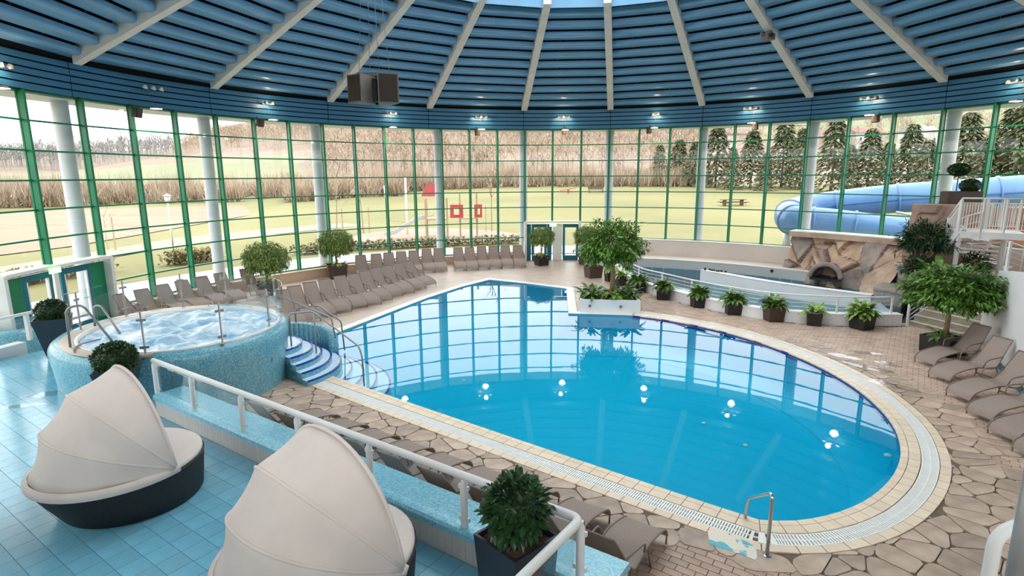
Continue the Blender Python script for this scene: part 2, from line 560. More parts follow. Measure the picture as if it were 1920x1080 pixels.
# ---- back walls of the hall
wb = MB()
def curved_wall(m, R0, R1, z0, z1, t0, t1, n):
    poly = [pol(R0, t0 + (t1 - t0)*i/n) for i in range(n + 1)] + [pol(R1, t1 - (t1 - t0)*i/n) for i in range(n + 1)]
    for i in range(n):
        a, b = pol(R0, t0 + (t1 - t0)*i/n), pol(R0, t0 + (t1 - t0)*(i + 1)/n)
        c, d = pol(R1, t0 + (t1 - t0)*(i + 1)/n), pol(R1, t0 + (t1 - t0)*i/n)
        vs = [(q.x, q.y, z0) for q in (a, b, c, d)] + [(q.x, q.y, z1) for q in (a, b, c, d)]
        fs = [(0, 1, 2, 3), (4, 7, 6, 5), (0, 4, 5, 1), (2, 6, 7, 3)]
        if i == 0: fs.append((0, 3, 7, 4))
        if i == n - 1: fs.append((1, 5, 6, 2))
        m.add(vs, fs)
    return m
curved_wall(wb, 20.3, 20.6, -1.7, 3.9, 148, 227, 24); curved_wall(wb, 20.3, 20.6, 8.3, 8.6, 148, 227, 24)
struct(wb.obj('wall_back', 'white_wall'), 'white back wall behind the gallery')
w3 = struct(E('window_added_back'), 'long window band added for daylight in the wall behind the gallery')  # invented unseen window band, added to bring daylight to the near side
for i in range(20):
    a, b = 148 + 79*i/19, 148 + 79*(i + 1)/19
    m = MB(); m.box((0, 0, 0), (0.09, 0.2, 4.4)); m.obj('mullion', 'frame_green', w3, loc=pol(20.4, a, 6.1), rz=-math.radians(a))
    if i < 19:
        m = MB(); m.bar(pol(20.42, a, 6.1), pol(20.42, b, 6.1), 0.012, 4.4); m.obj('pane', 'window_glass', w3)
        m = MB(); m.bar(pol(20.4, a, 6.1), pol(20.4, b, 6.1), 0.06, 0.06); m.obj('transom', 'frame_green', w3)
ws = MB(); curved_wall(ws, 17.1, 17.4, -1.7, 8.6, 84, 150, 24); curved_wall(ws, 17.1, 20.6, -1.7, 8.6, 147.6, 148.2, 1)
struct(ws.obj('wall_right', 'white_wall'), 'white curved wall on the right side')
wl = MB(); curved_wall(wl, 17.1, 17.4, -1.7, 8.6, 226, 229, 3); curved_wall(wl, 17.1, 20.6, -1.7, 8.6, 226.4, 227, 1)
struct(wl.obj('wall_left', 'white_wall'), 'white curved wall on the left side')

# ---- glazing
mpx = [60, 167, 258, 338, 413, 483, 547, 609, 667, 723, 777, 829, 881, 933, 984, 1036, 1089, 1141, 1196, 1253, 1310, 1373, 1437, 1508, 1583, 1665, 1755, 1851]
MA = [ang(PC(x, 331, RW)) for x in mpx]              # M1 .. M28
MA = [MA[0] - 1.0 - 6.1*k for k in (7, 6, 5, 4, 3, 2, 1)] + MA + [MA[-1] + 6.2*k for k in (1, 2)]
I0 = 7                                               # index of M1
TZ = [7.66] + [6.78 - 0.9*k for k in range(8)]       # head, T1 .. T8 (0.48)
def sill_of(i):                                      # bay between mullion i and i+1
    k = i - I0
    if k in (-1, 0): return 2.28                     # left doors
    if k in (14, 15): return 2.28                    # far doors
    if k < 14: return 0.48
    if k < 23: return 1.38
    return 2.28
win = struct(E('window_1'), 'curved green framed glass wall')
for i, a in enumerate(MA):
    s0 = min(sill_of(max(0, i - 1)), sill_of(min(len(MA) - 2, i)))
    h = 7.66 - s0
    c = pol(RW - 0.06, a, s0 + h/2)
    m = MB(); m.box((0, 0, 0), (0.085, 0.24, h))
    m.box((0, 0.10, 0), (0.12, 0.05, h))
    m.obj('mullion', 'frame_green', win, loc=c, rz=-math.radians(a))
for i in range(len(MA) - 1):
    a, b = MA[i], MA[i + 1]
    s0 = sill_of(i)
    zs = [z for z in TZ if z > s0 + 0.05] + [s0]
    for j, z in enumerate(zs):
        p, q = pol(RW, a, z), pol(RW, b, z)
        d = (q - p).normalized()*0.04
        m = MB(); m.bar(p + d, q - d, 0.07, 0.055 if j else 0.09)
        m.obj('transom', 'frame_green', win)
        if j:
            zt, zb = zs[j - 1] - 0.03, z + 0.03
            m = MB(); m.bar((p + d).lerp(p + d, 1) + Vector((0, 0, (zt + zb)/2 - z)), q - d + Vector((0, 0, (zt + zb)/2 - z)), 0.012, zt - zb)
            m.obj('pane', 'window_glass', win)
# sills / dado walls under the glass
def sill(name, i0, i1, z1, R0, R1, mat, cap, label):
    e = struct(E(name), label)
    m = MB(); curved_wall(m, R0, R1, -0.2, z1 - 0.04, MA[i0], MA[i1], (i1 - i0)*2)
    m.obj('masonry', mat, e)
    m = MB(); curved_wall(m, R0 - 0.03, R1 + 0.02, z1 - 0.04, z1, MA[i0], MA[i1], (i1 - i0)*2)
    m.obj('sill_cap', cap, e)
sill('wall_sill_1', I0 + 1, I0 + 14, 0.45, RW - 0.42, RW + 0.1, 'sill_tan', 'sill_tan', 'low tan sill wall under the far left glass')
sill('wall_sill_2', 0, I0 - 1, 0.45, RW - 0.42, RW + 0.1, 'sill_tan', 'sill_tan', 'low tan sill wall left of the doors')
sill('wall_sill_3', I0 + 16, I0 + 23, 1.37, RW - 0.35, RW + 0.1, 'beige_wall', 'white_paint', 'tall beige wall under the glass beside the river pool')
sill('wall_sill_4', I0 + 23, len(MA) - 1, 2.27, RW - 0.3, RW + 0.1, 'beige_wall', 'white_paint', 'tall wall under the glass behind the rocks')
# ---- columns outside the glass
for k in (2, 5, 8, 12, 15, 18, 21, 24, 27):
    a = MA[I0 + k - 1]
    m = MB(); m.lathe([(0, -0.5), (0.25, -0.5), (0.25, 8.05), (0, 8.05)], 20)
    o = m.obj('column', 'column_white', None, True, loc=pol(17.85, a, 0))
    smooth_sharp(o)
    side = 'left of' if k < 15 else 'right of'
    n = {2: 'white round column outside the glass beside the left exit doors', 5: 'white round column outside the glass, second from the left doors', 8: 'white round column outside the glass, behind the round potted fig trees', 12: 'white round column outside the glass, beside the playground slide', 15: 'white round column outside the glass, left of the far doors', 18: 'white round column outside the glass, behind the big tree', 21: 'white round column outside the glass, above the river pool wall', 24: 'white round column outside the glass, behind the blue slide bend', 27: 'white round column outside the glass, beside the raised brown planter'}[k]
    tag(o, n, 'column', 'round columns outside the glass wall')
# ---- eave and fascia
ev = MB(); curved_wall(ev, RW + 0.1, RW + 1.5, 7.6, 7.95, -131, 100, 76)
struct(ev.obj('trim_1', 'column_white'), 'white eave outside above the glass')
BA = [-82.16, -62.64, -42.95, -24.24, -5.67, 11.2, 28.25, 46.36, 65.33]
BA = BA + [65.33 + 19.32*k for k in range(1, 11)]    # the beams, all the way round
NB = len(BA)
fas = struct(E('wall_fascia'), 'band of blue panels between glass and ceiling')
fb = MB(); curved_wall(fb, RW - 0.03, RW + 0.25, 7.66, 9.4, 0, 360, 120)
fb.obj('backing', 'dark_void', fas)
for bi in range(NB):
    a, b = BA[bi], BA[(bi + 1) % NB] + (360 if bi == NB - 1 else 0)
    for r in range(5):
        z0 = 7.68 + r*0.222
        m = MB(); curved_wall(m, RW - 0.16, RW - 0.11, z0, z0 + 0.176, a + 0.05, b - 0.05, 8)
        m.obj('fascia_panel', 'blue_fascia', fas)
# ---- ceiling: radial beams, stepped rings of blue panels, hub drum
ceil = struct(E('ceiling'), 'blue stepped ring ceiling with pale radial beams')
zb = lambda r: 8.66 + 0.4232*(16.61 - r)
bk = MB()
n = 120
bk.lathe([(17.3, 9.35), (16.6, 9.35), (8.7, 12.75), (8.7, 13.6), (8.9, 13.6), (17.6, 10.0), (17.3, 9.35)], n, (CX, CY, 0))
bk.obj('roof_backing', 'dark_void', ceil)
def bar_section(a, b, prof):                         # prof: (r, z) loop at both bay ends
    k = len(prof)
    vs = [pol(r, a, z) for r, z in prof] + [pol(r, b, z) for r, z in prof]
    fs = [(i, (i + 1) % k, k + (i + 1) % k, k + i) for i in range(k)] + [tuple(range(k)), tuple(range(2*k - 1, k - 1, -1))]
    return vs, fs
NR = 11
for bi in range(NB):
    a, b = BA[bi], BA[(bi + 1) % NB] + (360 if bi == NB - 1 else 0)
    for r in range(NR):
        r0 = 16.28 - 0.70*r
        z = zb(r0) + 0.10
        ro = r0 + 0.625
        prof = [(r0 + 0.13, z), (ro, z), (ro, z + 0.03), (r0 + 0.12, z + 0.03), (r0 + 0.04, z + 0.10), (r0 + 0.03, z + 0.235), (r0, z + 0.235), (r0, z + 0.085), (r0 + 0.03, z + 0.035)]
        m = MB(); m.add(*bar_section(a, b, prof))
        m.obj('ceiling_panel', 'blue_panel', ceil)
    # drum panel
    m = MB(); m.add(*bar_section(a, b, [(8.72, 12.0), (8.80, 12.0), (8.80, 13.0), (8.72, 13.0)]))
    m.obj('drum_panel', 'blue_panel', ceil)
for bi, a in enumerate(BA):
    m = MB()
    wv = 0.16
    prof = [(16.62, zb(16.62)), (16.62, zb(16.62) + 0.5), (8.6, zb(8.6) + 0.6), (8.5, 13.0), (8.5, zb(8.5))]
    d = Vector((math.cos(math.radians(a)), -math.sin(math.radians(a)), 0))*wv
    vs = [pol(r, a, z) - d for r, z in prof] + [pol(r, a, z) + d for r, z in prof]
    k = len(prof)
    m.add(vs, [(i, (i + 1) % k, k + (i + 1) % k, k + i) for i in range(k)] + [tuple(range(k)), tuple(range(2*k - 1, k - 1, -1))])
    m.obj('beam', 'beam_beige', ceil)
# hanger pins across the dark gaps
hp = MB()
for bi in range(NB):
    a, b = BA[bi], BA[(bi + 1) % NB] + (360 if bi == NB - 1 else 0)
    for r in range(NR):
        r0 = 16.28 - 0.70*r
        z = zb(r0) + 0.10
        for t in (0.32, 0.68):
            p, q = pol(r0, a, 0), pol(r0, b, 0)
            c = p.lerp(q, t)
            hp.box((c.x, c.y, z + 0.29), (0.015, 0.015, 0.16))
tag(hp.obj('hanger_pin', 'grey_plastic', ceil), kind='stuff')
# rooflight added over the middle of the hall to supply daylight
sky = struct(E('window_added_roof'), 'round rooflight added for daylight in the middle of the ceiling')
m = MB(); m.lathe([(8.75, 12.98), (8.95, 12.98), (8.95, 13.6), (8.75, 13.6)], 60, (CX, CY, 0)); m.obj('added_rooflight_kerb', 'grey_plastic', sky)
for bi in range(NB):
    a, b = BA[bi], BA[(bi + 1) % NB] + (360 if bi == NB - 1 else 0)
    m = MB(); m.add([pol(8.75, a, 13.6), pol(8.75, b, 13.6), pol(0.6, b, 15.2), pol(0.6, a, 15.2), pol(8.75, a, 13.62), pol(8.75, b, 13.62), pol(0.6, b, 15.22), pol(0.6, a, 15.22)], [(0, 1, 2, 3), (7, 6, 5, 4), (0, 4, 5, 1), (2, 6, 7, 3), (1, 5, 6, 2), (3, 7, 4, 0)])
    m.obj('pane', 'window_glass', sky)
    m = MB(); m.bar(pol(8.75, a, 13.65), pol(0.5, a, 15.25), 0.1, 0.12); m.obj('rafter', 'beam_beige', sky)
# soffit over the gallery
so = MB(); so.prism([(p.x, p.y) for p in [pol(16.9, 147 + 81*i/24) for i in range(25)] + [pol(20.6, 228 - 81*i/24) for i in range(25)]], 8.5, 8.7)
struct(so.obj('ceiling_gallery', 'white_wall'), 'white ceiling above the gallery')

# ---- doors
def door_unit(name, th0, thm, th1, layout, label, mat_panel, dz=2.28):
    e = struct(E(name), label)
    R = RW - 0.10
    for (a, b, items) in ((th0, thm, layout[0]), (thm, th1, layout[1])):
        p, q = pol(R, a), pol(R, b)
        L = (q - p).length
        def pt(t, z): return p.lerp(q, t) + Vector((0, 0, z))
        for (kind, t0, t1) in items:
            if kind == 'panel':
                m = MB(); m.bar(pt(t0, dz/2 - 0.05), pt(t1, dz/2 - 0.05), 0.06, dz - 0.1); m.obj('side_panel', mat_panel, e)
            elif kind == 'white':
                m = MB(); m.bar(pt(t0, dz/2 - 0.05), pt(t1, dz/2 - 0.05), 0.08, dz - 0.1); m.obj('side_panel', 'white_paint', e)
            else:
                f = MB()
                fw = 0.13/L
                H = dz - 0.1
                f.bar(pt(t0, H/2), pt(t0 + fw, H/2), 0.07, H); f.bar(pt(t1 - fw, H/2), pt(t1, H/2), 0.07, H)
                f.bar(pt(t0 + fw, H - 0.1), pt(t1 - fw, H - 0.1), 0.07, 0.2)
                f.bar(pt(t0 + fw, 0.15), pt(t1 - fw, 0.15), 0.07, 0.3)
                lf = f.obj('door_leaf', 'door_teal', e)
                b2 = MB()
                for tt in (t0 + fw, t1 - fw - 0.02):
                    b2.bar(pt(tt, H/2 + .05), pt(tt + 0.02, H/2 + .05), 0.09, H - 0.5)
                b2.obj('glass_bead', 'white_paint', lf)
                g = MB(); g.bar(pt(t0 + fw, H/2 + 0.05), pt(t1 - fw, H/2 + 0.05), 0.012, H - 0.5); g.obj('pane', 'window_glass', lf)
                h = MB(); h.bar(pt(t1 - fw*0.6, 1.05) + Vector((0, -0.08, 0)), pt(t1 - fw*2.2, 1.05) + Vector((0, -0.08, 0)), 0.02, 0.02); h.obj('door_handle', 'steel', lf)
    # white surround: two jambs and a head
    for a in (th0, th1):
        c = pol(R - 0.12, a, dz/2 + 0.02)
        m = MB(); m.box((0, 0, 0), (0.13, 0.42, dz + 0.06)); m.obj('jamb', 'white_paint', e, loc=c, rz=-math.radians(a))
    m = MB(); curved_wall(m, R - 0.36, R + 0.12, dz, dz + 0.1, th0, th1, 8); m.obj('head', 'white_paint', e)
    return e
d1 = door_unit('door_1', MA[I0 - 1], MA[I0], MA[I0 + 1], [[('panel', 0.0, 0.42), ('leaf', 0.44, 0.98)], [('white', 0.03, 0.10), ('leaf', 0.14, 0.68), ('panel', 0.7, 0.98)]], 'pair of glazed teal doors with green side panels', 'door_green')
d2 = door_unit('door_2', MA[I0 + 14], MA[I0 + 15], MA[I0 + 16], [[('panel', 0.0, 0.22), ('leaf', 0.24, 0.80), ('panel', 0.81, 0.98)], [('white', 0.02, 0.36), ('leaf', 0.38, 0.95)]], 'pair of glazed teal doors in the far wall', 'door_teal')
# exit signs
def exit_sign(px, py, R, lab, wd=0.42):
    p = PC(px, py, R)
    a = ang(p)
    e = E('exit_sign', p, -math.radians(a))
    MB().box((0, 0, 0), (wd, 0.06, 0.17)).obj('housing', 'sign_green', e)
    m = MB()
    m.box((-0.10, -0.035, 0), (0.07, 0.01, 0.11)); m.box((0.10, -0.035, 0.0), (0.06, 0.01, 0.11)); m.box((0.0, -0.035, 0.0), (0.09, 0.01, 0.03)); m.box((0.03, -0.035, 0.02), (0.02, 0.01, 0.07), mat=Matrix.Rotation(0.7, 3, 'Y')); m.box((0.03, -0.035, -0.02), (0.02, 0.01, 0.07), mat=Matrix.Rotation(-0.7, 3, 'Y'))
    m.obj('pictogram', 'sign_white', e)
    tag(e, lab, 'exit sign')
exit_sign(103, 507, RW - 0.5, 'green lit exit sign over the left doors')
exit_sign(1037, 422, RW - 0.5, 'green lit exit sign over the far doors')

# ================================================================== POOL
pool = tag(E('swimming_pool', (0, 0, 0)), 'large free-form swimming pool with bright blue water', 'swimming pool')
WZ = -0.03
k = len(POOL)
m = MB()
bowl = [(0.0, -0.14), (-0.03, -0.6), (-0.14, -0.95), (-0.36, -1.2), (-0.7, -1.35)]
for d_, z_ in bowl:
    m.v += [(p.x, p.y, z_) for p in offset_poly(POOL, d_)]
for q in range(len(bowl) - 1):
    m.f += [(q*k + i, q*k + (i + 1) % k, (q + 1)*k + (i + 1) % k, (q + 1)*k + i) for i in range(k)]
o = m.obj('basin', 'pool_blue', pool, True)
flat([POOL], -1.36).obj('basin_floor', 'pool_blue', pool)
def band(P):
    m = MB(); k = len(P)
    m.add([(p.x, p.y, 0.015) for p in P] + [(p.x, p.y, -0.14) for p in P], [(i, i + 1, k + i + 1, k + i) for i in range(k - 1)])
    return m
band(near_part).obj('waterline_tile', 'navy_tile', pool)
band(POOL[:len(far_part)]).obj('far_waterline_tile', 'pool_blue', pool)
flat([POOL], WZ).obj('water', 'water', pool)
flat([offset_poly(POOL, 0.76), POOL], -0.012).obj('coping_bed', 'grout', pool)
def strip(P, d0, d1, z0, z1, closed=False):
    A, B = offset_poly(P, d0, closed), offset_poly(P, d1, closed)
    m = MB()
    for i in range(len(P) - 1):
        m.add([(q.x, q.y, z) for z in (z0, z1) for q in (A[i], A[i + 1], B[i + 1], B[i])], [(0, 3, 2, 1), (4, 5, 6, 7), (0, 1, 5, 4), (2, 3, 7, 6)])
    return m
FARP = POOL[1:len(far_part)]
FARP = POOL[2:len(far_part) - 1] + [near_part[0]]
strip(FARP, 0.0, 0.33, -0.02, 0.022).obj('far_coping', 'coping_pale', pool)
strip(FARP, 0.345, 0.74, -0.02, 0.012).obj('far_coping_band', 'floor_beige', pool)
def tile_ring(d0, d1, step, mat, name, z1=0.022):
    P = resample(near_part, step)
    A, B = offset_poly(P, d0, False), offset_poly(P, d1, False)
    for i in range(len(P) - 1):
        q = [A[i].lerp(A[i + 1], 0.02), A[i].lerp(A[i + 1], 0.98), B[i].lerp(B[i + 1], 0.98), B[i].lerp(B[i + 1], 0.02)]
        m = MB(); m.add([(c.x, c.y, z) for z in (-0.015, z1) for c in q], [(0, 3, 2, 1), (4, 5, 6, 7), (0, 1, 5, 4), (1, 2, 6, 5), (2, 3, 7, 6), (3, 0, 4, 7)])
        m.obj(name, mat, pool)
tile_ring(0.0, 0.115, 0.27, 'coping_tile', 'edge_tile')
tile_ring(0.125, 0.30, 0.27, 'coping_tile', 'coping_tile')
tile_ring(0.585, 0.74, 0.27, 'coping_tile', 'outer_tile')
gr = MB()
P = resample(near_part, 0.04)
A, B = offset_poly(P, 0.315, False), offset_poly(P, 0.57, False)
for i in range(len(P) - 1):
    q = [A[i], A[i].lerp(A[i + 1], 0.62), B[i].lerp(B[i + 1], 0.62), B[i]]
    gr.add([(c.x, c.y, z) for z in (-0.008, 0.016) for c in q], [(4, 5, 6, 7), (0, 1, 5, 4), (2, 3, 7, 6), (1, 2, 6, 5), (3, 0, 4, 7)])
for d in (0.315, 0.44, 0.555):
    s_ = strip(resample(near_part, 0.25), d, d + 0.018, -0.008, 0.014); gr.add(s_.v, s_.f)
tag(gr.obj('overflow_grating', 'grate_white', pool), kind='stuff')
strip(near_part, 0.305, 0.58, -0.03, -0.009).obj('gutter', 'joint_dark', pool)
# small floor jets seen on the blue bottom
for (px, py) in ((870, 713), (1320, 793), (1398, 835), (900, 735)):
    p = G(px, py, -1.35)
    p = p*1.0
    MB().lathe([(0, 0.02), (0.05, 0.018), (0.06, 0.0)], 14).obj('floor_jet', 'coping_pale', pool, True, loc=(p.x, p.y, -1.35))
# pale disc under water on the far right wall
p = G(1676, 826, -0.3)
MB().lathe([(0, 0.02), (0.06, 0.02), (0.07, 0.0)], 16).obj('wall_disc', 'coping_pale', pool, True, loc=(7.45, 10.5, -0.45))
# ladder
lad = tag(E('pool_ladder', (0, 0, 0)), 'polished steel ladder rail at the near pool corner', 'pool ladder')
p0, p1 = Vector((3.41, 6.85, 0)), Vector((3.36, 7.95, 0))
m = MB(); m.tube(bend([p0, p0 + Vector((0.02, 0.03, 0.92)), Vector((3.46, 7.66, 0.36)), Vector((3.46, 7.84, -0.9))], 0.14, 6), 0.024, 12); m.obj('rail', 'steel', lad, True)
m = MB(); m.tube(bend([Vector((3.0, 8.17, -0.08)), Vector((2.99, 8.2, -0.4)), Vector((2.98, 8.22, -0.9))], 0.1, 4), 0.02, 8); m.obj('rail', 'steel', lad, True)
for z in (-0.15, -0.4, -0.65):
    m = MB(); m.bar((2.99, 8.2, z), (3.46, 7.84, z), 0.09, 0.025); m.obj('tread', 'steel', lad)
m = MB(); m.lathe([(0, 0.02), (0.06, 0.02), (0.065, 0)], 16); m.obj('foot_plate', 'steel', lad, True, loc=p0)
# blue patched spot in the paving beside the ladder
pt = MB()
pts = [G(x, y, 0) for x, y in ((1327, 1000), (1345, 998), (1400, 1018), (1418, 1030), (1420, 1055), (1390, 1042), (1350, 1030), (1330, 1022))]
pt.prism([(q.x, q.y) for q in pts][::-1], 0.0, 0.024)
M('patch', srgb(86, 180, 196), 0.5, var=0.05, scale=3.5, col2=srgb(226, 214, 196), lo=0.47, hi=0.5)
o = pt.obj('floor_patch', 'patch'); tag(o, 'worn blue and white painted patch beside the pool ladder', 'floor patch')
# ================================================================== PAVING STONES
stone_zone_in, stone_zone_out = 0.72, 2.5
NP = near_part
def pool_dist(x, y):
    best = 1e9
    for i in range(len(NP) - 1):
        a, b = NP[i], NP[i + 1]
        dx, dy = b.x - a.x, b.y - a.y
        t = max(0, min(1, ((x - a.x)*dx + (y - a.y)*dy)/(dx*dx + dy*dy)))
        d = math.hypot(x - a.x - t*dx, y - a.y - t*dy)
        if d < best: best = d
    return best
rs = random.Random(3)
seeds = []
tries = 0
BN = Vector((0.568, 0.823))                          # bench / terrace normal
while tries < 9000:
    tries += 1
    x, y = rs.uniform(-6, 13), rs.uniform(4.5, 20.5)
    if inside((x, y), POOL): continue
    if BN.x*x + BN.y*y < 5.0: continue
    d = pool_dist(x, y)
    if d < 0.45 or d > 3.2: continue
    mn = 0.50 if x < 4 else 0.40
    if rs.random() < 0.35: mn *= 0.55
    if all((x - s[0])**2 + (y - s[1])**2 > (mn)**2 for s in seeds):
        seeds.append((x, y))
def zone(x, y, mg=0.0):
    d = pool_dist(x, y)
    lim = 2.0 if y < 9 else 1.75 - max(0, (y - 12))*0.09
    if x < 0.5: lim = 2.6
    if x > 1 and y < 7.4: lim = 1.35 + max(0, x - 3.5)*0.6
    return d > stone_zone_in - 0.1 and d < lim - mg and BN.x*x + BN.y*y > 5.2 and not (x > 7.0 and y > 17.5)
stone_n = 0
used = []
stone_stuff = MB()
for (x, y) in seeds:
    if not zone(x, y): continue
    poly = [(x - 0.9, y - 0.9), (x + 0.9, y - 0.9), (x + 0.9, y + 0.9), (x - 0.9, y + 0.9)]
    for (u, v) in seeds:
        dx, dy = u - x, v - y
        dd = dx*dx + dy*dy
        if 0 < dd < 3.5:
            L = math.sqrt(dd)
            poly = clip(poly, dx/L, dy/L, (dx*(x + u)/2 + dy*(y + v)/2)/L - 0.010)
            if len(poly) < 3: break
    if len(poly) < 3: continue
    # cut back from the coping
    bd = (1e9, None, None)
    for i in range(len(NP) - 1):
        a, b = NP[i], NP[i + 1]
        e_ = b - a
        t = max(0, min(1, ((x - a.x)*e_.x + (y - a.y)*e_.y)/e_.length_squared))
        q = a + e_*t
        d = math.hypot(x - q.x, y - q.y)
        if d < bd[0]: bd = (d, q, Vector((x - q.x, y - q.y))/max(d, 1e-6))
    nn_ = bd[2]
    poly = clip(poly, -nn_.x, -nn_.y, -(nn_.x*bd[1].x + nn_.y*bd[1].y + 0.755))
    if len(poly) < 3: continue
    # slightly rounded corners
    pp = []
    kk = len(poly)
    for i in range(kk):
        a, b, c = Vector(poly[i - 1]), Vector(poly[i]), Vector(poly[(i + 1) % kk])
        r1 = min(0.05, (a - b).length*0.3); r2 = min(0.05, (c - b).length*0.3)
        pp += [b + (a - b).normalized()*r1, b + (c - b).normalized()*r2]
    h = 0.019 + rs.uniform(-0.003, 0.004)
    m = MB(); m.prism([(q.x - x, q.y - y) for q in pp], -0.01, h)
    if stone_n < 300:
        m.obj('paving_stone', 'stone', floor, loc=(x, y, 0))
    else:
        stone_stuff.add([(a + x, b + y, c) for a, b, c in m.v], m.f)
    used.append((x, y))
    stone_n += 1
if stone_stuff.v:
    tag(stone_stuff.obj('more_paving_stones', 'stone', floor), kind='stuff')
# dark joint bed under stones and bricks
jb = MB()
bed = [G(x, y, 0) for x, y in ((430, 770), (560, 690))]
# brick pavers beyond the stones
br = MB()
BL, BW = 0.25, 0.125
cells = []
ca, sa = math.cos(-0.62), math.sin(-0.62)
for i in range(-60, 70):
    for j in range(-110, 130):
        u = (i + (0.5 if j % 2 else 0))*BL; v = j*BW
        x, y = 6 + ca*u - sa*v, 14 + sa*u + ca*v
        if not (0.9 < x < 13.6 and 3.2 < y < 24.8): continue
        if BN.x*x + BN.y*y < 5.25 or inside((x, y), POOL_OUT): continue
        d = pool_dist(x, y)
        if zone(x, y, 0.5): continue
        if d < 0.76 and y < 20.3: continue
        if y > 20.3 and (x < 4.8): continue
        if inside((x, y), RIVER): continue
        kx = None
        if y > 17 and x > 4.8:
            # in front of the kerb only
            if any((x - q.x)**2 + (y - q.y)**2 < 0.05 for q in KERB): continue
            below = [q for q in KERB if abs(q.x - x) < 0.25]
            if below and y > min(q.y for q in below) + 0.05: continue
            if x > 13.3: continue
        # white wall line on the right
        if x > 11.0 + (y - 11.6)*0.58 + 0.1: continue
        cells.append((x*x + y*y, x, y))
cells.sort()
bme = None
mb = MB(); mb.box((0, 0, 0), (BL - 0.012, BW - 0.012, 0.03)); bme = mb.fixed('brick'); setm(bme, 'brick_paver')
vis = [c for c in cells if c[1] > -0.1 and c[2] > 5.2 and c[1] < c[2]*0.93]
visset = set(vis[:300])
for c in cells:
    rr = Matrix.Rotation(-0.62, 3, 'Z')
    if c in visset:
        O('brick', bme, 'brick_paver', floor, (c[1], c[2], -0.006), -0.62)
    else:
        br.box((c[1], c[2], -0.006 + rs.uniform(-0.002, 0.002)), (BL - 0.012, BW - 0.012, 0.03), mat=rr)
M('brick_many', srgb(198, 170, 152), 0.55, var=0.16, scale=3.2, bump=0.2, bscale=30)
tag(br.obj('more_bricks', 'brick_many', floor), kind='stuff')
bed = MB()
bp_ = [(-6.2, 12.9), (-5.5, 11.3), (1.6, 5.0), (3, 3.4), (9, 3.2), (10.6, 11.2), (13.3, 16.0), (13.2, 18.7), (11.5, 18.6), (10.2, 18.9), (8.9, 19.3), (7.95, 20.2), (7.1, 21.5), (6.2, 23.2), (5.5, 24.7), (4.9, 24.5), (4.9, 20.9)]
hole = [p for p in offset_poly(POOL, 0.72)]
bedz = 0.001
bm_ = flat([bp_], bedz)
# keep only what lies outside the pool: build as thin quads per cell instead
bed = MB()
stp = 0.25
x = -6.5
cellset = []
while x < 13.6:
    y = 3.2
    while y < 25:
        cx_, cy_ = x + stp/2, y + stp/2
        if inside((cx_, cy_), bp_) and not inside((cx_, cy_), hole) and BN.x*cx_ + BN.y*cy_ > 5.1:
            bed.add([(x, y, bedz), (x + stp, y, bedz), (x + stp, y + stp, bedz), (x, y + stp, bedz)], [(0, 1, 2, 3)])
        y += stp
    x += stp
bed.obj('joint_bed', 'joint_dark', floor)

# ================================================================== HOT TUB
TC, TR, TZR = Vector((-8.15, 13.5, 0)), 2.52, 1.5
DZ = 0.55                                            # blue tiled terrace level
IC, IR = Vector((-7.92, 13.4, 0)), 2.1
tub = tag(E('hot_tub', TC), 'round raised hot tub clad in blue glass mosaic, foaming water', 'hot tub')
m = MB()
N = 72
prof_o = [(TR - 0.14, 0.0), (TR - 0.10, 0.4), (TR - 0.04, 1.0), (TR, 1.25), (TR - 0.01, 1.36), (TR - 0.05, 1.44), (TR - 0.13, 1.495), (TR - 0.22, 1.51)]
vs = []
for i in range(N):
    a = 2*PI*i/N
    for r, z in prof_o:
        vs.append((r*math.cos(a), r*math.sin(a), z))
    q = (IC - TC) + Vector((IR*math.cos(a), IR*math.sin(a), 0))
    vs.append((q.x, q.y, 1.50))
    q2 = (IC - TC) + Vector(((IR - 0.02)*math.cos(a), (IR - 0.02)*math.sin(a), 0))
    vs.append((q2.x, q2.y, 1.40))
k = len(prof_o) + 2
m.add(vs, [(i*k + j, ((i + 1) % N)*k + j, ((i + 1) % N)*k + j + 1, i*k + j + 1) for i in range(N) for j in range(k - 1)])
o = m.obj('shell', 'mosaic', tub, True)
m = MB(); m.lathe([(IR - 0.02, 1.40), (IR - 0.02, 1.52), (IR + 0.05, 1.525), (IR + 0.05, 1.49)], N, IC - TC); m.obj('lip', 'coping_pale', tub, True)
m = MB(); m.lathe([(IR + 0.06, 1.515), (IR + 0.32, 1.518), (IR + 0.32, 1.49)], 40, IC - TC, math.radians(105), math.radians(285)); m.obj('entry_ledge', 'floor_beige', tub, True)
# foaming water
m = MB()
n = 70
idx = {}
for i in range(n + 1):
    for j in range(n + 1):
        x, y = -IR + 2*IR*i/n, -IR + 2*IR*j/n
        r = math.hypot(x, y)
        if r <= IR - 0.0:
            f = min(1, (IR - r)/0.25)
            h = noise.turbulence((x*2.2 + 4, y*2.2, 0.3), 4, False)*0.13 + noise.noise((x*0.9, y*0.9, 2))*0.06
            idx[i, j] = len(m.v); m.v.append((x, y, 1.46 + h*f))
for i in range(n):
    for j in range(n):
        q = [(i, j), (i + 1, j), (i + 1, j + 1), (i, j + 1)]
        if all(t in idx for t in q): m.f.append(tuple(idx[t] for t in q))
M('foam', srgb(150, 200, 232), 0.25, var=0.12, scale=1.8, col2=srgb(236, 244, 250), bump=0.5, bscale=8, detail=6)
m.up = True
o = O('foaming_water', m.mesh('foaming_water', True), 'foam', tub, loc=IC - TC)
m = MB(); m.lathe([(0, 1.38), (IR, 1.38)], 48, IC - TC); m.obj('inner_floor', 'foam', tub)
